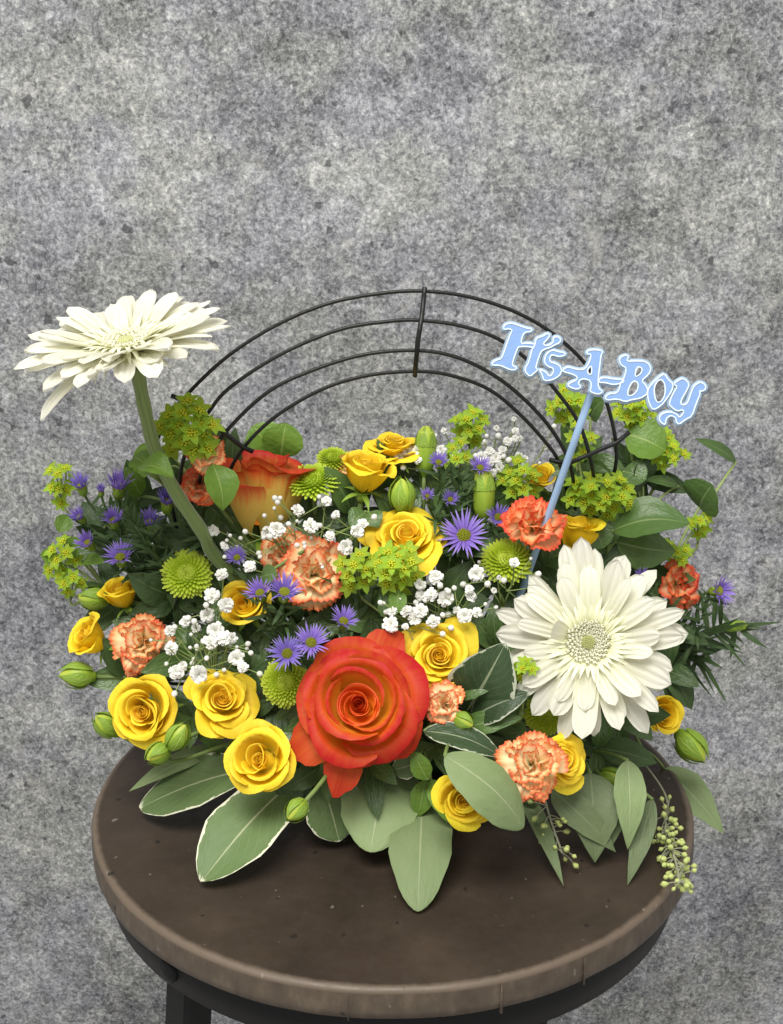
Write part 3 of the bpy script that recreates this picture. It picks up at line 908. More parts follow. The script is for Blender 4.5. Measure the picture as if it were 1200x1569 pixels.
def leaf_part(parent, base, tip, width, nrm, mat, label=None, name='leaf', **k):
    b = leaf_builder(Vector((0, 0, 0)), Vector(tip) - Vector(base), width, nrm, **k)
    return part(name, b.mesh('leaf', M[mat]), parent, Matrix.Translation(base), label)

def aster_spray(label, blooms, foot, foliage=0, fol_n=0, seed=1):
    """blooms: (px,py,size,cup,a,b,dy); foot: pixel + depth offset where the stalks gather"""
    rr = random.Random(seed)
    fp = P(foot[0], foot[1], DY(foot[0], foot[1]) + foot[2])
    t = thing('aster_spray', label, 'aster', fp)
    sb = MB(); main = stem_pts(fp, Vector((0, 0, -1)), 8); sb.tube(main, 0.0014, 6)
    part('stem', sb.mesh('stem', M['stem_dark']), t)
    for i, (px, py, size, cup, a, b, dy) in enumerate(blooms):
        p = P(px, py, DY(px, py) + dy - .014); R = size * mpp(p) * .66; ax = face(p, a, b)
        ray, eye, cal = aster_meshes(cup, 1 + i % 3)
        Mx = frame(p - ax * R * .1, ax, rr.uniform(0, 6), R)
        bl = part('bloom', ray, t, Mx); part('disc', eye, bl, Mx); part('calyx', cal, bl, Mx)
        q = MB(); base = p - ax * R * .62
        q.tube(bez(base, base - ax * .012, fp + (base - fp) * .25 + Vector((0, 0, .004)), fp, 7), .0008, 5)
        part('stalk', q.mesh('stalk', M['stem_dark']), t)
        lb = MB()
        for k in range(fol_n):
            f = rr.uniform(.05, .95); c = base.lerp(fp, f)
            d = Vector((rr.uniform(-1, 1), rr.uniform(-1, .4), rr.uniform(-.3, 1))).normalized()
            lb.add(leaf_builder(Vector((0, 0, 0)), d * rr.uniform(.008, .016), rr.uniform(.0016, .0028), Vector((0, -.6, 1)), shape='needle', nu=3, nv=5, rr=rr, bow=rr.uniform(-.1, .2)), Matrix.Translation(c))
        if fol_n: part('narrow_foliage', lb.mesh('narrow_foliage', M['needle']), t, kind='stuff')
    return t

# ---- baby's breath
_gyp = []
def gyp_meshes():
    if _gyp: return _gyp
    for s in range(5):
        rr = random.Random(90 + s); b = MB(); n = 22
        for i in range(n):
            f = (i + .5) / n; pol = .15 + 1.75 * f ** .8; a = i * 2.39996 + rr.uniform(-.2, .2)
            q = MB(); pts = []; uv = []
            w = rr.uniform(.26, .38); L = rr.uniform(.75, 1.0)
            for j in range(4):
                v = j / 3; ww = w * (.35 + .75 * v) * (1 if v < .99 else .75)
                bnd = .25 * v * v * rr.uniform(.6, 1.2)
                pts.append([(bnd, -ww, L * v * .97), (bnd - .08, -ww*.4, L * v), (bnd + .03, ww*.3, L * v * 1.03), (bnd - .05, ww, L * v * .95)]); uv.append([(x / 3, v) for x in range(4)])
            q.grid(pts, uv)
            b.add(q, Matrix.Diagonal((1, 1, .8, 1)) @ Matrix.Rotation(a, 4, 'Z') @ Matrix.Rotation(pol, 4, 'Y'))
        _gyp.append(b.mesh('blossom', M['gyp']))
    return _gyp

def gyp_sprig(label, blossoms, foot, seed=1, buds=14, spread=None, dy=0.0, leafy=0):
    rr = random.Random(seed)
    fp = P(foot[0], foot[1], DY(foot[0], foot[1]) + foot[2])
    t = thing('babys_breath_sprig', label, "baby's breath", fp)
    sb = MB(); main = stem_pts(fp, Vector((0, 0.2, -1)).normalized(), 8); sb.tube(main, .0009, 5)
    part('stem', sb.mesh('stem', M['stem_pale']), t)
    ms = gyp_meshes(); q = MB()
    nodes = []
    for i, bl in enumerate(blossoms):
        px, py, size = bl[:3]
        d = bl[3] if len(bl) > 3 else 0.0
        p = P(px, py, DY(px, py) + dy + d - .012); R = size * mpp(p) * .45
        ax = face(p, rr.uniform(-.5, .5), rr.uniform(-.3, .8))
        part('blossom', ms[(i + seed) % 5], t, frame(p, ax, rr.uniform(0, 6), R))
        base = p - ax * R * .2
        mid = base.lerp(fp, .5) + Vector((rr.uniform(-.006, .006), .004, rr.uniform(-.004, .006)))
        q.tube(bez(base, base - ax * .008, mid, fp, 7), [.0004] * 5 + [.0005] * 3, 4); nodes.append((base, mid))
    bb = MB(); sph = MB(); sph.lathe([(.0001, -1), (.7, -.7), (1, 0), (.75, .7), (.0001, 1.1)], 6)
    for i in range(buds):
        base, mid = rr.choice(nodes)
        s = mid.lerp(base, rr.uniform(0, .8)); r = rr.uniform(.012, .022)
        d = (face(s) * rr.uniform(-.1, .7) + Vector((rr.uniform(-1, 1), 0, rr.uniform(-.4, 1)))).normalized()
        e = s + d * r
        q.tube(bez(s, s + d * r * .3, e - d * r * .3, e, 3), .0003, 4, cap=False)
        bb.add(sph, frame(e, d, 0, rr.uniform(.0010, .0019)))
    part('branchlets', q.mesh('branchlets', M['stem_pale']), t, kind='stuff')
    if buds: part('tiny_buds', bb.mesh('tiny_buds', M['gyp']), t, kind='stuff')
    return t

# ---- bupleurum
_bup = []
def bup_meshes():
    if _bup: return _bup
    for s in range(4):
        rr = random.Random(50 + s); b = MB()
        for k in range(6):
            q = leaf_builder(Vector((0, 0, 0)), Vector((1, 0, .25 + rr.uniform(-.2, .3))), .62, Vector((0, 0, 1)), shape='ovate', nu=5, nv=6, rr=rr, bow=.1, fold=.25)
            b.add(q, Matrix.Rotation(k * math.pi / 3 + rr.uniform(-.15, .15), 4, 'Z') @ Matrix.Scale(rr.uniform(.85, 1.1), 4))
        c = MB(); g = MB(); g.lathe([(.05, -.12), (.10, -.02), (.10, .06), (.04, .11), (.0001, .11)], 6)
        for k in range(13):
            a = k * 2.39996; r = .40 * math.sqrt((k + .3) / 13); c.add(g, Matrix.Translation((r * math.cos(a), r * math.sin(a), .30 - .3 * r + rr.uniform(0, .06))))
            c.tube([(0, 0, 0), (r * math.cos(a), r * math.sin(a), .25)], .025, 4, cap=False)
        _bup.append((b.mesh('bract', M['bup']), c.mesh('floret_cluster', M['bup_eye'])))
    return _bup

def bupleurum(label, clusters, foot, leaves=(), seed=1, target=None):
    """clusters: (px,py,w,h,n,size,a,b,dy); leaves: (bx,by,tx,ty,wpx,dy,mat)"""
    rr = random.Random(seed)
    fp = P(foot[0], foot[1], DY(foot[0], foot[1]) + foot[2])
    t = thing('bupleurum_sprig', label, 'bupleurum', fp)
    sb = MB(); main = stem_pts(fp, Vector((0, 0, -1)), 8, target=target); sb.tube(main, .0013, 6)
    ms = bup_meshes()
    for (px, py, w, h, n, size, a, b, dy) in clusters:
        c = P(px, py, DY(px, py) + dy + .012)
        jn = c + Vector((0, .0, -.012))
        sb.tube(bez(fp, fp.lerp(jn, .3) + Vector((0, 0, .006)), jn - Vector((0, 0, .008)), jn, 7), .0008, 5)
        for k in range(n):
            f = (k + .5) / n; r = math.sqrt(f); an = k * 2.39996 + seed
            qx = px + w / 2 * r * math.cos(an); qy = py + h / 2 * r * math.sin(an)
            p = P(qx, qy, DY(px, py) + dy - .010 * (1 - r * r) + rr.uniform(-.004, .004)); R = size * mpp(p) / 2
            ax = face(p, a + .7 * r * math.cos(an), b - .7 * r * math.sin(an))
            br, fl = ms[(k + seed) % 4]
            Mx = frame(p, ax, rr.uniform(0, 6), R)
            bo = part('bract', br, t, Mx); part('floret_cluster', fl, bo, Mx)
            sb.tube(bez(p, p - ax * .006, jn + (p - jn) * .2, jn, 4), .0005, 4, cap=False)
    part('stem', sb.mesh('stem', M['stem_pale']), t)
    for lf in leaves:
        bx, by, tx, ty, wp, dy, mat = lf[:7]
        b0 = P(bx, by, DY(bx, by) + dy); t0 = P(tx, ty, DY(bx, by) + dy - .008)
        leaf_part(t, b0, t0, wp * mpp(b0), face(b0, rr.uniform(-.2, .2), .5), mat, shape=lf[7] if len(lf) > 7 else 'round', rr=rr, fold=.2, bow=.1)
        q = MB(); q.tube(bez(b0, b0.lerp(fp, .3) + Vector((0, 0, .005)), b0.lerp(fp, .7), fp, 6), .0008, 5); part('stalk', q.mesh('stalk', M['stem_pale']), t)
    return t

# ---- buds
_bud = {}
def bud_meshes(kind):
    if kind in _bud: return _bud[kind]
    b = MB()
    if kind == 'rose':
        b.lathe([(.10, -1.05), (.22, -1.0), (.34, -.88), (.36, -.75), (.52, -.60), (.70, -.30), (.74, 0), (.62, .40), (.38, .75), (.14, .98), (.001, 1.06)], 14)
        s = MB(); rr = random.Random(4)
        for k in range(5):
            pts = []; uv = []
            for j in range(8):
                v = j / 7; z = -.72 + 1.95 * v
                r = (.40 + .42 * math.sin(math.pi * min(1, v * .95 + .12))) if v < .75 else (.40 + .42 * math.sin(math.pi * .8325)) * (1 - (v - .75) / .25 * .72)
                hw = .62 * math.sin(math.pi * (v * .88 + .12)) ** .8 * (1 - .45 * v)
                a0 = k * 2 * math.pi / 5
                pts.append([(r * math.cos(a0 + u * hw), r * math.sin(a0 + u * hw), z) for u in (-1, -.33, .33, 1)]); uv.append([(x / 3, v) for x in range(4)])
            s.grid(pts, uv)
        _bud[kind] = (b.mesh('bud_body', M['budskin']), s.mesh('sepal', M['sepal']))
    else:
        b.lathe([(.14, -1.5), (.20, -1.35), (.42, -1.15), (.52, -.8), (.56, -.2), (.55, .4), (.42, .85), (.2, 1.1), (.001, 1.15)], 12)
        s = MB()
        for k in range(5):
            pts = []; uv = []
            for j in range(5):
                v = j / 4; z = .1 + 1.05 * v; r = .60 - .38 * v ** 2; hw = .55 * (1 - v ** 1.5) + .05; a0 = k * 2 * math.pi / 5
                pts.append([(r * math.cos(a0 + u * hw), r * math.sin(a0 + u * hw), z) for u in (-1, 0, 1)]); uv.append([(x / 2, v) for x in range(3)])
            s.grid(pts, uv)
        _bud[kind] = (b.mesh('bud_body', M['budskin']), s.mesh('sepal', M['sepal']))
    return _bud[kind]

def bud(px, py, size, label, sx, sy, toward=0.3, dy=0, kind='rose', name='rose_bud', target=None, at=None):
    """size = length in photo px, pointing along screen direction (sx right, sy up)"""
    p = at or P(px, py, DY(px, py) + dy)
    c = (CAM - p).normalized(); up = (_U - c * _U.dot(c)).normalized(); r = up.cross(c).normalized()
    ax = (c * toward + r * sx + up * sy).normalized()
    R = size * mpp(p) / 2.1
    t = thing(name, label, 'flower bud', p)
    body, sep = bud_meshes(kind)
    Mx = frame(p, ax, rnd.uniform(0, 6), R)
    part('bud_body', body, t, Mx); part('sepals', sep, t, Mx)
    make_stem(t, p - ax * R * (1.0 if kind == 'rose' else 1.4), -ax, 0.0012, mat='stem', target=target)
    return t

# =================================================================== THE ARRANGEMENT
# ---- wire wreath form used as a handle
def wire_form():
    yb = 0.066
    A = [(262,770),(234,712),(246,662),(280,612),(345,549),(420,500),(500,466),(580,450),(648,446),(720,455),(790,478),(850,513),(900,561),(928,612),(944,680),(940,730),(915,800)]
    B = [(285,790),(276,735),(290,678),(318,634),(352,594),(430,543),(520,505),(600,492),(645,491),(705,499),(765,520),(818,560),(858,606),(888,650),(905,705),(912,760),(905,840)]
    C = [(290,810),(299,763),(312,718),(345,663),(410,601),(480,567),(560,543),(640,537),(702,548),(760,577),(810,618),(848,662),(873,710),(880,760),(876,830)]
    D = [(340,800),(348,735),(372,688),(420,640),(490,598),(560,576),(635,569),(690,575),(750,597),(800,638),(838,680),(856,707),(868,750),(868,820)]
    offs = [0.0, -0.012, -0.012, 0.0]
    t = thing('wire_wreath_form', 'black wire wreath form standing as an arched handle behind the blooms', 'wire frame', P(600, 760, yb))
    def smooth(pl, off, k=6):
        pts = [P(x, y, yb + off + 0.05 * ((x - 600) / 2700.0) + max(0, y - 715) / 90 * .030) for x, y in pl]
        pts = [Vector((p.x, p.y, p.z)) for p in pts]
        pts = [Vector((pts[0].x * .86, pts[0].y, SEAT_Z + .035))] + pts + [Vector((pts[-1].x * .86, pts[-1].y, SEAT_Z + .035))]
        out = []
        for i in range(len(pts) - 1):
            p0 = pts[max(0, i-1)]; p1 = pts[i]; p2 = pts[i+1]; p3 = pts[min(len(pts)-1, i+2)]
            for j in range(k):
                u = j / k
                out.append(0.5 * ((2*p1) + (p2-p0)*u + (2*p0-5*p1+4*p2-p3)*u*u + (3*p1-p0-3*p2+p3)*u**3))
        out.append(pts[-1]); return out
    for nm, pl, of in (('ring_wire', A, offs[0]), ('ring_wire', B, offs[1]), ('ring_wire', C, offs[2]), ('ring_wire', D, offs[3])):
        b = MB(); b.tube(smooth(pl, of), 0.00105, 8); part('ring_wire', b.mesh('ring_wire', M['wire']), t)
    def bar(pl, offl):
        b = MB(); b.tube([P(x, y, yb + o + 0.05 * ((x - 600) / 2700.0)) for (x, y), o in zip(pl, offl)], 0.0013, 8); part('cross_bar', b.mesh('cross_bar', M['wire']), t)
    bar([(651,440),(650,452),(647,480),(645,494),(640,525),(639,540),(637,560),(636,576)], [-.0026,-.0028,-.009,-.0148,-.0155,-.0148,-.008,-.0028])
    bar([(262,606),(283,614),(318,640),(345,664),(372,685),(388,692)], [-.0026,-.0028,-.0148,-.0148,-.0028,-.0026])
    bar([(965,662),(945,678),(900,698),(876,708),(856,708),(842,704)], [-.0026,-.0028,-.0148,-.0148,-.0028,-.0026])
wire_form()

# ---- roses
rose(551, 1080, 190, 'full', 'large open orange-red rose blooming at the front of the arrangement', a=-.02, b=.10, dy=-.012, seed=3, roll=.6, color='orange', name='orange_rose', zoff=.5, ys=1.12, extra=((-.28, -1, .84, .36), (.45, 1, .80, .45), (-1, -.75, .80, .45)))
rose(402, 752, 165, 'bud', 'large orange and yellow rose seen from its side behind the wire form', a=.05, b=3.2, dy=.010, seed=5, roll=1.9, color='orange_back', name='orange_rose', zoff=.95, zs=1.2)

Y = [
 (226,1090,118,'cup','full yellow rose above the bare left rim of the stool',-.40,-.05,0,1,0),
 (340,1074,120,'open','golden yellow rose beside the green button bloom, below the white tiny blossoms',.12,.35,0,2,1),
 (403,1166,112,'cup','yellow rose resting over the two white-edged leaves',-.30,.10,-.004,3,2),
 (672,1006,128,'open','yellow rose with pointed outer petals touching the big orange rose',.08,.18,-.004,4,.5),
 (623,826,136,'open','wide yellow rose at the middle with yellow-green sprig overlapping its lower edge',0,.75,0,5,2.2),
 (557,737,92,'bud','upright cupped yellow rose next to a plump green bud, under the wire arch',.25,1.9,0,6,1),
 (147,984,76,'bud','small yellow rose sticking out beside the coral carnation, over a long-stalked bud',-1.5,.9,0,7,0),
 (190,918,66,'bud','dark golden rose half hidden between green bud and coral carnation',-.8,1.8,.008,8,1),
 (603,684,96,'open','low yellow rose at the back rim seen edge-on among white tiny blossoms',0,2.2,.008,9,0),
 (882,832,84,'bud','golden closed rose right behind the upper petals of the white daisy',.3,3.0,.006,10,.4),
 (712,1222,100,'cup','orange-yellow rose half covered by a grey-green leaf, drooping over the seat',.05,-.35,-.012,11,1.3),
 (862,1166,92,'open','orange-yellow rose tucked against a pink coral carnation below the daisy',.45,.1,-.012,12,.9),
 (1008,1094,62,'bud','golden rose peeking out under the right petals of the white daisy',.5,-.1,.02,13,.2),
 (378,935,84,'bud','yellow rose largely hidden behind violet asters in the middle',-.3,.4,.012,14,.2),
 (828,738,50,'bud','small golden rose behind the coral red carnation by the blue stick',.1,.8,.014,15,.2),
]
for (x, y, s, st, lb, a, b, dy, sd, ro) in Y:
    rose(x, y, s, st, lb, a=a, b=b, dy=dy, seed=sd, roll=ro)

# ---- carnations
carnation(214, 985, 100, 'coral-edged cream carnation between two yellow roses and white blossoms on the left', a=-.35, b=.1, seed=1, squash=.85)
carnation(482, 876, 108, 'large cream carnation with coral rims above the violet asters', a=.1, b=.2, seed=2)
carnation(436, 846, 78, 'coral carnation tucked behind the larger cream carnation', a=-.3, b=.6, seed=3, dy=.008)
carnation(681, 1076, 60, 'tiny half-open carnation leaning on a yellow rose and a round green bud', a=-.1, b=.2, seed=4, dy=-.006)
carnation(816, 798, 92, 'coral red carnation at the foot of the blue sign stick', a=0, b=.9, seed=5, mat='carn_red', dy=-.016)
carnation(812, 1172, 98, 'pinkish coral carnation beside an orange-yellow rose below the white daisy', a=-.1, b=.0, seed=1, dy=-.022)
carnation(1050, 895, 74, 'red and cream carnation facing outward on the right edge', a=1.3, b=.1, seed=5, mat='carn_red', zoff=.5)
carnation(314, 690, 62, 'pale peach carnation at the back under the yellow-green sprig', a=.1, b=.7, seed=3, dy=-.040)
carnation(304, 742, 60, 'vivid red-orange carnation beside the thick daisy stem', a=-.2, b=.5, seed=5, dy=-.020, mat='carn_red')
carnation(532, 712, 46, 'small coral carnation half hidden behind an upright yellow rose', a=-.2, b=.9, seed=2, dy=.02)

# ---- gerberas
pg = P(905, 985, DY(905, 985) - .035)
gerbera('large cream white gerbera daisy facing forward on the right, over the green leaves', pg, 150 * mpp(pg), face(pg, -.20, .06), .3, 11, .16, .22, nscale=.94,
        specials=[(2.62, .42, .10, 1.15, -.4)])
pl = P(196, 537, 0.03)
stp = [pl + Vector((.0018, 0, -.008)), P(211, 572, 0.032), P(222, 628, 0.032), P(238, 690, 0.034), P(268, 752, 0.038), P(310, 815, .044), P(345, 870, .05)]
sp2 = []
allp = stp + [foam_target(stp[-1])]
for i in range(len(allp) - 1):
    p0 = allp[max(0, i-1)]; p1 = allp[i]; p2 = allp[i+1]; p3 = allp[min(len(allp)-1, i+2)]
    for j in range(5):
        u = j / 5; sp2.append(0.5 * ((2*p1) + (p2-p0)*u + (2*p0-5*p1+4*p2-p3)*u*u + (3*p1-p0-3*p2+p3)*u**3))
sp2.append(allp[-1])
gerbera('tall cream white gerbera daisy tilted upward on a thick green stem', pl, 164 * mpp(pl), face(pl, -.62, 2.75), 1.2, 23, .30, .34, stem=sp2, rad=.0037, nscale=1.12, inner=.64, hanging=[(-.75, -1, .86, .12, -.25, .6)])

# ---- green button mums
mum(285, 878, 76, 'lime green button chrysanthemum right of the left violet asters', a=-.1, b=.3, seed=1)
mum(437, 1046, 74, 'green button chrysanthemum wedged against the left side of the orange rose', a=-.1, b=.0, seed=2, dy=.004)
mum(776, 856, 78, 'flat lime green button chrysanthemum with a white blossom on it, beside the stick', a=.1, b=.7, seed=3)
mum(479, 733, 78, 'lime green chrysanthemum beside the orange rose at the back', a=-.1, b=1.4, seed=2, dy=.004)
mum(512, 700, 54, 'small bright green chrysanthemum behind another one, under the arch', a=.1, b=1.6, seed=1, dy=.02)
mum(836, 1098, 66, 'green button chrysanthemum tucked under lower left daisy petals', a=-.1, b=-.5, seed=3, dy=.004)

# ---- asters
aster_spray('violet aster spray standing out on the left edge against the grey wall', [
 (124,744,44,1.07,-.5,1.40,0), (182,745,54,1.02,0,1.50,0), (256,768,50,1.02,.1,1.40,0), (174,797,44,1.02,-.2,1.00,-.004), (229,800,46,0.97,0,1.10,-.004),
 (134,832,44,1.02,-.7,0.70,0), (184,853,50,0.72,-.2,0.80,-.006), (122,792,36,1.02,-.8,0.90,.004), (155,752,26,1.22,-.1,1.50,.004)], (235, 890, .01), fol_n=16, seed=2)
aster_spray('violet aster spray with open yellow-green centres above the orange rose', [
 (436,906,54,.75,.1,.8,-.008), (398,908,46,.85,-.3,.7,-.006), (527,951,46,.75,.2,.7,0), (477,984,54,.6,.1,.5,-.010), (440,1001,52,.5,-.1,.3,-.012), (363,854,36,.8,-.2,.6,.004)], (440, 1010, .012), fol_n=16, seed=3)
aster_spray('deep violet asters behind the wide yellow rose', [
 (711,819,66,.35,.1,.5,0), (672,708,34,.8,0,.8,.008), (736,716,36,.8,.1,.7,.006), (690,765,30,.9,0,.4,.01), (764,792,40,.7,.2,.4,.012), (655,760,26,.9,0,.7,.01)], (700, 860, .012), fol_n=22, seed=4)
aster_spray('single violet aster poking out past the red and cream carnation', [
 (1103,905,46,.7,1.1,.1,.0), (984,884,28,.8,.2,.4,.01)], (1060, 985, .014), fol_n=20, seed=6)

# ---- baby's breath
gyp_sprig("baby's breath cluster left of centre between lime bloom and yellow roses", [
 (340,880,24),(325,912,29),(346,927,30),(318,943,28,.004),(284,953,22),(300,962,18,.004),(330,966,32),(343,978,30,-.003),(322,984,28,-.002),(260,967,22),(263,993,26),(362,1008,30),(372,1022,22),(270,1030,28),(305,1033,34,-.004),(355,978,22,.004),(280,1020,18,.004)],
 (330, 1050, .014), seed=1, buds=30)
gyp_sprig("baby's breath blossoms strewn before the yellowish back rose", [
 (456,782,24),(424,812,32),(410,816,24,.002),(476,806,30),(327,813,22),(548,814,26),(530,838,30,.004),(556,802,20),(500,768,20,.008),(383,868,24),(505,822,20,.004),(515,788,16,.004),(345,838,14)],
 (470, 900, .02), seed=2, buds=36)
gyp_sprig("baby's breath cluster over the big orange rose's upper right", [
 (668,884,28),(644,896,22),(645,913,22,.003),(661,911,26),(683,917,30),(601,937,20),(622,936,24),(645,936,28),(636,948,26,.002),(599,957,30),(621,960,14),(664,952,26),(711,944,28),(731,938,20),(730,879,30),(719,903,18),(722,914,22,.003),(700,935,16,.004)],
 (670, 985, .014), seed=3, buds=26)
gyp_sprig("airy baby's breath at the back under the right side of the arch", [
 (640,690,20),(625,692,26,.004),(612,700,22,.006),(700,688,16),(663,668,16),(680,660,12),(738,700,20),(750,692,20),(760,702,22),(770,690,18),(748,708,22),(790,672,14),(778,676,18),(797,672,12),(761,656,12),(790,660,14),(795,700,18),(805,702,12),(836,686,10),(766,715,18),(755,725,16),(788,642,10),(676,690,20),(640,705,16)],
 (730, 800, .03), seed=4, buds=30, dy=.016)
gyp_sprig("few small white baby's breath blossoms on the lime bloom beside the stick", [(788,862,20,-.012),(757,905,12),(712,830,12,.004),(765,885,10)], (770, 930, .01), seed=5, buds=8)

# ---- bupleurum
bupleurum('olive yellow-green bupleurum head beside the tall daisy stem', [(289,658,80,86,15,44,0,.6,-.050)], (300, 740, .02),
          leaves=[(262,715,232,730,50,.004,'green'),(330,705,336,770,52,.002,'green'),(250,690,205,705,36,.01,'green')], seed=1)
bupleurum('yellow-green bupleurum at the far left edge above a leafy one', [(93,742,36,70,8,30,-.5,.5,.0)], (150, 830, .02), leaves=[(105,790,90,815,28,.0,'green'),(200,735,240,712,36,.01,'green')], seed=2)
bupleurum('leafy yellow-green bupleurum at the left edge above the small bud', [(95,858,50,54,7,32,-.5,.2,.0),(105,893,40,34,5,28,-.3,0,.0)], (165, 905, .02),
          leaves=[(90,862,62,850,30,-.004,'green'),(128,860,160,862,26,0,'green','ovate'),(110,850,122,826,32,0,'green')], seed=3)
bupleurum('bright yellow-green bupleurum overlapping the wide yellow rose', [(605,872,74,60,13,40,0,.5,-.012),(548,872,56,56,8,36,-.2,.3,-.008)], (600, 960, .008),
          leaves=[(612,905,606,942,30,-.012,'green','ovate'),(600,900,584,945,26,-.004,'mid','ovate')], seed=4)
bupleurum('yellow-green bupleurum stalk rising in front of the right wires', [(872,622,48,54,8,34,-.2,.5,.004),(890,680,40,60,6,28,0,.4,.004)], (900, 790, .016),
          leaves=[(905,640,925,612,40,.008,'mid'),(885,700,915,690,30,.004,'green','ovate')], seed=5)
bupleurum('bupleurum head with round leaves below the blue sign', [(968,632,56,44,9,32,.1,.5,.0),(1012,696,70,36,9,30,.4,.6,.0),(1018,676,40,36,5,28,.4,.4,.004)], (985, 790, .016),
          leaves=[(960,665,1020,690,70,.0,'green'),(955,722,990,735,48,.004,'mid'),(985,745,975,712,56,.01,'dark'),(1040,745,985,735,20,.006,'mid','ovate')], seed=6)
bupleurum('broad bright bupleurum head above the big dark green leaf', [(922,760,104,58,18,36,.1,.6,-.004)], (930, 850, .016), leaves=[(905,800,925,840,50,.004,'mid')], seed=7)
bupleurum('blurred yellow-green bupleurum at the back beside small white blossoms', [(720,655,40,56,8,34,.1,.8,.02),(700,698,34,40,5,30,0,.6,.014)], (715, 790, .03), seed=8)
bupleurum('yellow-green bupleurum behind the coral red carnation', [(797,735,50,60,9,34,0,.7,.008)], (800, 820, .03), seed=9)
bupleurum('small bupleurum tuft against the left petals of the white daisy', [(806,1028,34,32,6,28,-.3,.3,-.014)], (800, 1090, .004), seed=10)
bupleurum('leafy bupleurum branch reaching out to the right with round leaves', [(1072,803,30,28,5,26,.3,.2,.004),(1036,852,44,34,6,28,.3,.3,.006)], (1010, 900, .018),
          leaves=[(1072,778,1092,742,74,-.002,'mid'),(1128,708,1066,672,22,.0,'mid','ovate')], seed=11)

# ---- buds
bud(616, 760, 56, 'plump upright green rosebud right of the cupped yellow rose', .0, 1, .35)
bud(145, 917, 50, 'green rosebud pointing outward below the left leafy bupleurum', -1, .1, .2, dy=.0)
bud(120, 1035, 56, 'green rosebud on a long bare stalk beside the left yellow roses', -1, .08, .15, dy=-.004, target=FC+Vector((-.05,-.01,.05)))
bud(165, 1112, 50, 'green rosebud half behind the yellow rose over the left seat rim', -.6, .5, .3, dy=.004)
bud(272, 1130, 50, 'striped olive rosebud under two yellow roses, above its twin', .5, .8, .5, dy=-.008)
bud(243, 1154, 46, 'olive rosebud hanging low over the seat beside a leaf', -.7, -.4, .5, dy=-.008)
bud(455, 1241, 46, 'round green rosebud lying over the white-edged leaves in front', -.5, -.5, .5, dy=-.014)
bud(710, 1105, 40, 'small round green bud beside the tiny half-open carnation', .6, -.3, .5, dy=-.006)
bud(935, 1192, 44, 'green rosebud above the drooping eucalyptus leaves below the daisy', .8, -.1, .5, dy=.016, target=FC+Vector((.036,.0,.03)))
bud(1058, 1142, 62, 'green rosebud hanging in the open past the daisy and stool rim', .75, -.75, .2, dy=.02)
bud(741, 753, 66, 'tall closed carnation bud standing near the back white blossoms', 0, 1, .15, kind='carn', name='carnation_bud')
bud(652, 686, 62, 'tall closed carnation bud right beside the back yellow rose', .05, 1, .1, kind='carn', name='carnation_bud', dy=.006)

# ---- foliage in front: variegated and eucalyptus leaves lying over the seat
Zs = SEAT_Z + 0.002
UPN = Vector((0, -.35, 1)).normalized()
def sprig(name, label, cat, foot_pt, leaves, stem_mat='stem', rad=.0012):
    t = thing(name, label, cat, foot_pt)
    sb = MB(); sb.tube(stem_pts(foot_pt, Vector((0, .6, .2)).normalized(), 8), rad, 6)
    for (b0, t0, w, n, mat, sh, kw) in leaves:
        leaf_part(t, b0, t0, w, n, mat, shape=sh, **kw)
        sb.tube(bez(b0, b0.lerp(foot_pt, .3) + Vector((0, 0, .003)), b0.lerp(foot_pt, .7) + Vector((0, 0, .003)), foot_pt, 6), rad * .8, 5)
    part('stem', sb.mesh('stem', M[stem_mat]), t)
    return t
def LZ(bx, by, bz, tx, ty, tz, wpx, mat, sh, n=None, **kw):
    b0 = PZ(bx, by, SEAT_Z + bz); t0 = PZ(tx, ty, SEAT_Z + tz)
    return (b0, t0, wpx * mpp(t0), n or UPN, mat, sh, kw)

def LP(bx, by, tx, ty, wpx, mat, sh, dy=0, dt=-.008, a=0, b=.3, **kw):
    y = DY(bx, by) + dy
    b0 = P(bx, by, y); t0 = P(tx, ty, y + dt)
    return (b0, t0, wpx * mpp(b0), face(b0, a, b), mat, sh, kw)

sprig('variegated_sprig', 'pair of dark green leaves with ragged white edges lying on the seat', 'leaves', PZ(465, 1165, SEAT_Z + .040), [
  LZ(415,1172,.034, 214,1238,.006, 100,'varieg','obovate', bow=.06, fold=.10, wavy=.03),
  LZ(468,1182,.032, 308,1352,.004, 118,'varieg','obovate', bow=.07, fold=.14, wavy=.03),
  LZ(330,1145,.034, 197,1213,.012, 44,'euc','lance', bow=.05)])
sprig('variegated_sprig', 'short white-edged leaf poking out below the orange rose', 'leaves', PZ(505, 1180, SEAT_Z + .04), [
  LZ(492,1195,.032, 520,1290,.006, 84,'varieg','obovate', bow=.08, fold=.12, wavy=.03)])
sprig('eucalyptus_sprig', 'two broad grey-green leaves hanging over the seat under the orange rose', 'leaves', PZ(620, 1170, SEAT_Z + .04), [
  LZ(600,1165,.036, 567,1306,.012, 128,'euc','blunt', bow=.12, fold=.10, cup=.25, n=Vector((-.1,-.8,.8))),
  LZ(648,1215,.022, 640,1397,.002, 102,'euc','blunt', bow=.10, fold=.14, cup=.22)])
sprig('eucalyptus_sprig', 'long grey-green leaf lying over the orange-yellow rose in front', 'leaves', PZ(690, 1140, SEAT_Z + .06), [
  LP(682,1158, 803,1268, 88,'euc','blunt', dy=-.030, dt=-.004, bow=.14, fold=.10, cup=.25, b=.6)])
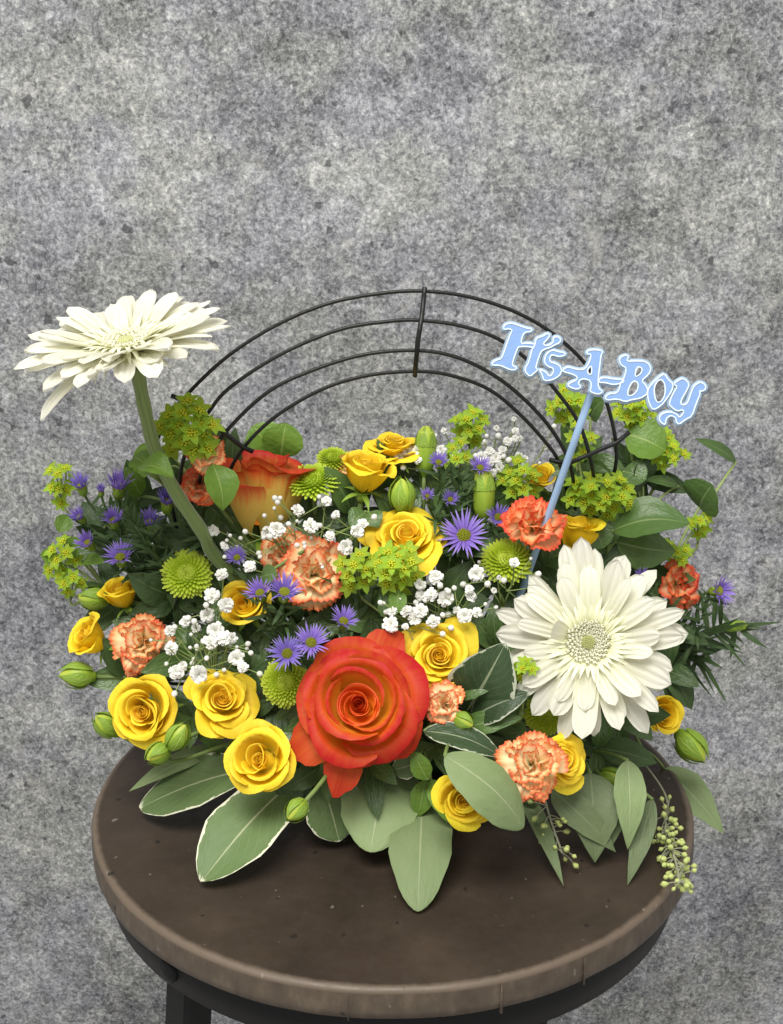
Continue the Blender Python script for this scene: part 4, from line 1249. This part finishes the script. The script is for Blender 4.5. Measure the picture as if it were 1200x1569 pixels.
sprig('eucalyptus_sprig', 'drooping grey-green eucalyptus leaves hanging below the white daisy', 'leaves', PZ(880, 1150, SEAT_Z + .028), [
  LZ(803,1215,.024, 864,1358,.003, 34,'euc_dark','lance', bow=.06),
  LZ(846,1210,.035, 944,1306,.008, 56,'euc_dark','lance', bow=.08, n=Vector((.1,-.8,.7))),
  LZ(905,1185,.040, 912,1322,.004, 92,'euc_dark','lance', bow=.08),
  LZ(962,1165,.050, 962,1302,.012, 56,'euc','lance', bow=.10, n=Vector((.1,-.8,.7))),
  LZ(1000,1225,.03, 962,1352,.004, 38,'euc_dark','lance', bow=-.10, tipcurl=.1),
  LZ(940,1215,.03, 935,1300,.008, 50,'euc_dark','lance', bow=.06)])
b0 = P(1018, 1178, .055); t0 = P(1110, 1278, .03)
sprig('eucalyptus_sprig', 'light green eucalyptus leaf reaching out over the right rim of the stool', 'leaves', P(985, 1150, .06), [
  (b0, t0, 62 * mpp(b0), Vector((.2, -.8, .6)), 'euc', 'lance', dict(bow=.10))])
sprig('green_leaf_sprig', 'small fresh green leaves between orange rose and drooping yellow rose', 'leaves', PZ(650, 1150, SEAT_Z + .05), [
  LZ(655,1195,.046, 632,1150,.06, 34,'green','ovate', n=Vector((0,-1,.5))),
  LZ(652,1195,.04, 640,1252,.022, 38,'green','ovate', n=Vector((0,-1,.5))),
  LZ(660,1195,.04, 690,1262,.024, 36,'green','ovate', n=Vector((.2,-1,.5))),
  LZ(640,1170,.05, 600,1180,.045, 40,'varieg','ovate', n=Vector((0,-1,.5)))])
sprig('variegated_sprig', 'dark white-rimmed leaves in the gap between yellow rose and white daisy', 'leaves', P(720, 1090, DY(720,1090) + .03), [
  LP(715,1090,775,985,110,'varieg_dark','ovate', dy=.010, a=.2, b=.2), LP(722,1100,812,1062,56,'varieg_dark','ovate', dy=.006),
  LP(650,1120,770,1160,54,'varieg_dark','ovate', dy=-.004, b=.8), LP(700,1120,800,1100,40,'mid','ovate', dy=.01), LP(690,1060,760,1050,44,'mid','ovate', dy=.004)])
sprig('glossy_leaf_sprig', 'large dark green leaf on the right over the daisy, with leaves behind', 'leaves', P(930, 850, DY(930,850) + .012), [
  LP(940,812,1058,802,84,'mid','ovate', dy=-.004, a=.1, b=.9, bow=.14, fold=.25), LP(945,830,1035,845,70,'mid','ovate', dy=.004, b=-.3), LP(935,830,895,808,60,'mid','ovate', dy=.012)])
sprig('glossy_leaf_sprig', 'green leaves behind the orange rose at the back under the left arch', 'leaves', P(420, 760, DY(420,760) + .045), [
  LP(420,700,388,652,70,'green','round', dy=.045, dt=0), LP(430,700,438,648,64,'green','round', dy=.040, dt=0), LP(350,720,325,640,44,'dark','ovate', dy=.03)])
sprig('glossy_leaf_sprig', 'green heart-shaped leaves around the thick daisy stem', 'leaves', P(300, 790, DY(300,790) + .02), [
  LP(326,712,342,782,58,'green','ovate', dy=-.040, fold=.4, bow=.18, a=.3), LP(214,716,266,732,50,'green','ovate', dy=-.078, fold=.45, bow=.2, b=.9), LP(205,700,228,715,40,'green','ovate', dy=-.06), LP(320,775,360,815,50,'mid','ovate', dy=.004), LP(215,760,190,715,34,'green','ovate', dy=.006), LP(285,770,345,830,60,'dark','ovate', dy=.01)])
sprig('glossy_leaf_sprig', 'pair of small green leaves under the cupped yellow rose', 'leaves', P(560, 800, DY(560,800) + .015), [
  LP(560,785,535,805,38,'mid','ovate', dy=0), LP(565,785,580,808,36,'mid','ovate', dy=0), LP(400,885,425,880,34,'mid','round', dy=-.012)])

# seeded eucalyptus
def seeded(label, path, n, seed, spread):
    rr = random.Random(seed); pts = path
    t = thing('seeded_eucalyptus', label, 'eucalyptus', pts[0])
    b = MB(); st = stem_pts(pts[0], (pts[0] - pts[1]).normalized(), 8); b.tube(st, .0010, 5)
    fine = []
    for i in range(len(pts) - 1):
        p0 = pts[max(0, i-1)]; p1 = pts[i]; p2 = pts[i+1]; p3 = pts[min(len(pts)-1, i+2)]
        for j in range(6):
            u = j / 6; fine.append(0.5 * ((2*p1) + (p2-p0)*u + (2*p0-5*p1+4*p2-p3)*u*u + (3*p1-p0-3*p2+p3)*u**3))
    fine.append(pts[-1]); b.tube(fine, .0007, 5)
    seedm = MB(); seedm.lathe([(.0001, -.9), (.35, -.7), (.75, 0), (.8, .5), (.45, .85), (.15, 1.2), (.0001, 1.25)], 7)
    sm = seedm.mesh('seed', M['seed'])
    start = int(len(fine) * spread)
    for i in range(n):
        c = fine[rr.randrange(start, len(fine))]
        d = Vector((rr.uniform(-1, 1), rr.uniform(-1, .3), rr.uniform(-.9, .8))).normalized()
        r = rr.uniform(.004, .010); e = c + d * r
        b.tube([c, c + d * r * .5 + Vector((0, 0, .0005)), e], .00035, 4, cap=False)
        part('seed', sm, t, frame(e, d, 0, rr.uniform(.0013, .0021)))
    part('twig', b.mesh('twig', M['twig']), t)
def Q(x, y, yy): return P(x, y, yy)
seeded('seeded eucalyptus twig dangling over the right rim of the stool', [Q(965,1150,.05), Q(995,1180,.03), Q(1022,1225,.012), Q(1020,1275,-.022), Q(1034,1315,-.048), Q(1042,1352,-.072)], 85, 1, .5)
seeded('short seeded eucalyptus twig below the coral carnation over the seat', [PZ(828,1195,SEAT_Z+.04), PZ(838,1235,SEAT_Z+.028), PZ(850,1275,SEAT_Z+.016), PZ(862,1308,SEAT_Z+.010)], 22, 2, .35)

# aster foliage reaching out on the right
def needle_sprig(label, path, n, seed, ln=(.018, .034), w=(.0022, .0042)):
    rr = random.Random(seed)
    t = thing('narrow_leaf_sprig', label, 'leaves', path[0])
    b = MB(); b.tube(stem_pts(path[0], (path[0] - path[1]).normalized(), 8), .0012, 5); b.tube(path, .0010, 5)
    for i in range(n):
        f = (i + .5) / n * (len(path) - 1); k = min(int(f), len(path) - 2); c = path[k].lerp(path[k+1], f - k)
        ax = (path[k+1] - path[k]).normalized()
        d = (ax * rr.uniform(.2, 1.0) + Vector((rr.uniform(-1, 1), rr.uniform(-.8, .5), rr.uniform(-1, 1))) * .9).normalized()
        leaf_part(t, c, c + d * rr.uniform(*ln), rr.uniform(*w), (face(c) + Vector((0, 0, .5))).normalized(), 'needle', shape='lance', nu=3, nv=6, rr=rr, bow=rr.uniform(-.15, .15))
    part('stem', b.mesh('stem', M['stem_dark']), t)
needle_sprig('dark narrow-leaved sprig sticking out to the right beside the white daisy', [P(1000,1000,0.081), P(1045,985,0.081), P(1090,965,0.081), P(1132,960,0.078)], 34, 1)
needle_sprig('dark narrow leaves fanning down below the outward carnation', [P(1000,990,0.086), P(1040,998,0.084), P(1078,1010,0.081)], 26, 2)
bud(1128, 959, 32, 'slim pale-tipped green bud at the end of the right narrow-leaved sprig', 1, .1, .1, kind='carn', name='aster_bud', at=P(1128,959,0.078), target=P(1040,990,0.086))
needle_sprig('dark narrow foliage behind the lime bloom on the left', [P(300,930,0.056), P(260,880,0.054), P(225,835,0.052), P(205,800,0.050)], 56, 3, ln=(.010, .020), w=(.0016, .003))
needle_sprig('dark narrow foliage between tall bud and deep violet asters', [P(700,850,0.056), P(702,800,0.056), P(705,760,0.058), P(706,735,0.060)], 60, 4, ln=(.008, .016), w=(.0016, .003))
needle_sprig('dark narrow foliage around the daisy stem foot', [P(350,900,0.056), P(330,850,0.054), P(300,800,0.052)], 36, 5, ln=(.010, .020))
needle_sprig('dark narrow foliage under the wide yellow rose', [P(560,960,0.036), P(545,920,0.034), P(520,890,0.036)], 24, 6)

# filler greenery deep between the blooms
def filler():
    rr = random.Random(12)
    poly = [(150,900),(170,790),(250,740),(330,740),(480,740),(600,710),(700,720),(820,740),(900,700),(990,720),(1020,800),(1010,900),(1030,980),(1010,1080),(940,1140),(850,1180),(700,1180),(560,1190),(450,1170),(330,1120),(220,1070),(160,980)]
    def inside(x, y):
        c = False; j = len(poly) - 1
        for i in range(len(poly)):
            xi, yi = poly[i]; xj, yj = poly[j]
            if (yi > y) != (yj > y) and x < (xj - xi) * (y - yi) / (yj - yi) + xi: c = not c
            j = i
        return c
    pts = []
    tries = 0
    while len(pts) < 62 and tries < 6000:
        tries += 1
        x = rr.uniform(140, 1040); y = rr.uniform(700, 1190)
        if inside(x, y) and all((x - a)**2 + (y - b)**2 > 62**2 for a, b in pts): pts.append((x, y))
    for (x, y) in pts:
        c = P(x, y, DY(x, y) + .022)
        t = thing('filler_foliage', 'dark green filler leaves deep between the blooms', 'leaves', c, 'dark filler leaves between the blooms')
        sb = MB(); sb.tube(stem_pts(c, (FC - c).normalized(), 5), .001, 5)
        part('stem', sb.mesh('stem', M['stem_dark']), t)
        for k in range(7):
            ang = k * 2.4 + rr.uniform(-.4, .4)
            f = face(c); up = Vector((0, 0, 1)); r = up.cross(f).normalized(); u2 = f.cross(r)
            d = (r * math.cos(ang) + u2 * math.sin(ang) + f * rr.uniform(-.4, .5)).normalized()
            L = rr.uniform(.018, .034)
            leaf_part(t, c, c + d * L, L * rr.uniform(.32, .6), (f + Vector((rr.uniform(-.4, .4), 0, rr.uniform(-.1, .6)))).normalized(), rr.choice(['dark', 'dark', 'mid', 'mid']), shape='ovate', nu=5, nv=7, rr=rr, bow=rr.uniform(0, .2), fold=.2)
filler()

# ------------------------------------------------------------------ the sign on a stick
def sign():
    ys = 0.016
    o = P(905, 570, ys)
    c = (CAM - o).normalized()
    nrm = face(o, .05, .10)
    x = Vector((0, 0, 1)).cross(nrm).normalized(); y = nrm.cross(x)
    R = Matrix((x, y, nrm)).transposed().to_4x4(); Mx = Matrix.Translation(o) @ R
    k = mpp(o)
    def L1(X, Y): return ((745 + X / 6.667 - 905) * k, (570 - (480 + Y / 6.667)) * k)
    def L2(X, Y): return L1(X + 1100, Y + 267)
    I = [(170,150),(200,128),(260,122),(330,146),(400,170),(462,176),(448,205),(388,210),(362,250),(346,332),(420,322),(495,330),(485,368),(400,356),(330,362),(318,375),(285,470),(264,556),(318,575),(300,600),(250,600),(190,575),(140,555),(62,558),(64,530),(110,502),(155,490),(180,420),(210,320),(240,230),(258,192),(225,178),(166,190)]
    T = [(495,330),(500,285),(520,264),(570,250),(612,218),(645,232),(618,280),(578,318),(592,345),(640,340),(682,305),(676,270),(700,248),(742,258),(756,288),(735,318),(700,330),(650,362),(600,378),(562,400),(540,450),(516,540),(508,578),(535,590),(500,622),(455,665),(415,632),(396,590),(440,510),(466,376),(480,372)]
    s_ = [(806,412),(730,404),(680,385),(630,410),(600,460),(594,520),(640,562),(682,570),(692,600),(680,640),(645,660),(622,620),(575,598),(545,590),(575,640),(596,706),(680,695),(750,652),(776,600),(756,550),(700,520),(655,514),(645,470),(668,432),(740,456),(800,440)]
    A = [(1020,402),(1050,380),(1110,375),(1188,386),(1166,430),(1160,520),(1146,650),(1150,770),(1204,802),(1150,832),(1062,802),(1080,760),(1070,690),(1000,672),(955,690),(948,730),(978,755),(940,785),(870,768),(836,740),(880,710),(928,690),(935,655),(880,628),(786,606),(786,586),(835,556),(900,574),(960,585),(1016,572),(1060,480),(1066,420),(1030,424)]
    Ah = [(1062,540),(1078,560),(1078,625),(1050,632),(1030,590)]
    dash = [(58,402),(120,388),(200,404),(310,404),(296,440),(200,462),(120,440),(50,442)]
    B = [(300,410),(332,288),(272,260),(250,212),(270,172),(330,155),(346,180),(322,220),(420,214),(500,214),(552,240),(576,290),(552,350),(482,410),(520,450),(548,494),(546,545),(480,592),(380,610),(330,632),(240,602),(140,622),(120,592),(160,552),(230,550),(262,510),(272,440)]
    Bh1 = [(430,268),(488,282),(478,340),(412,384)]; Bh2 = [(398,412),(450,432),(450,500),(410,558),(346,574),(352,500)]
    O = [(710,335),(752,400),(802,436),(790,510),(740,590),(690,660),(608,712),(570,650),(546,560),(552,490),(610,420),(660,370)]
    Oh = [(682,392),(720,442),(725,550),(690,618),(645,634),(616,560),(612,470),(642,412)]
    Yl = [(802,440),(850,402),(902,375),(964,432),(940,500),(890,590),(880,640),(918,652),(950,630),(972,560),(1000,470),(1026,440),(1072,412),(1120,436),(1130,480),(1096,506),(1066,500),(1076,530),(1040,622),(1000,762),(940,792),(872,850),(842,822),(840,782),(790,755),(742,790),(736,860),(690,832),(668,790),(700,740),(780,720),(846,742),(872,780),(910,742),(914,692),(850,716),(790,672),(764,640),(800,540),(846,462)]
    letters = [('letter_i', I, [], L1), ('letter_t', T, [], L1), ('letter_s', s_, [], L1), ('letter_a', A, [Ah], L1), ('hyphen', dash, [], L2), ('letter_b', B, [Bh1, Bh2], L2), ('letter_o', O, [Oh], L2), ('letter_y', Yl, [], L2)]
    t = thing('party_pick', "pale blue It's-A-Boy plastic pick with white-rimmed blackletter lettering on a stick", 'sign', o)
    def chaikin(pl, n=1):
        for _ in range(n):
            q = []
            for i in range(len(pl)):
                a = pl[i]; b = pl[(i+1) % len(pl)]
                q += [(a[0]*.75+b[0]*.25, a[1]*.75+b[1]*.25), (a[0]*.25+b[0]*.75, a[1]*.25+b[1]*.75)]
            pl = q
        return pl
    dg = bpy.context.evaluated_depsgraph_get()
    def curve_mesh(name, loops, extrude, bevel, fill, mat):
        cu = bpy.data.curves.new(name, 'CURVE'); cu.dimensions = '2D' if fill else '3D'
        if fill: cu.fill_mode = 'BOTH'
        cu.extrude = extrude; cu.bevel_depth = bevel; cu.bevel_resolution = 2
        for lp in loops:
            sp = cu.splines.new('POLY'); sp.points.add(len(lp) - 1); sp.use_cyclic_u = True
            for pt, (a, b) in zip(sp.points, lp): pt.co = (a, b, 0, 1)
        ob = bpy.data.objects.new(name, cu); COL.objects.link(ob)
        bpy.context.view_layer.update()
        dgx = bpy.context.evaluated_depsgraph_get()
        me = bpy.data.meshes.new_from_object(ob.evaluated_get(dgx))
        bpy.data.objects.remove(ob); me.name = name
        me.materials.clear(); me.materials.append(mat)
        return me
    for i, (nm, ol, holes, LL) in enumerate(letters):
        lp = [chaikin([LL(a, b) for a, b in ol])] + [chaikin([LL(a, b) for a, b in h]) for h in holes]
        z = i * .00012
        lo = part(nm, curve_mesh(nm, lp, .0007, 0, True, M['sign_blue']), t, Mx @ Matrix.Translation((0, 0, z)))
        part('white_outline', curve_mesh('white_outline', lp, 0, .00038, False, M['sign_white']), lo, Mx @ Matrix.Translation((0, 0, z + .0007)))
        part('clear_rim', curve_mesh('clear_rim', lp[:1], 0, .00145, False, M['sign_pale']), lo, Mx @ Matrix.Translation((0, 0, z - .0004)) @ Matrix.Diagonal((1, 1, .45, 1)))
    b = MB()
    top = P(906, 602, ys + .0022); bot = P(800, 905, .045); low = foam_target(bot)
    b.tube([top, top.lerp(bot, .25), top.lerp(bot, .5), top.lerp(bot, .75), bot, bot.lerp(low, .5), low], .0019, 10)
    part('stick', b.mesh('stick', M['stick']), t)
sign()
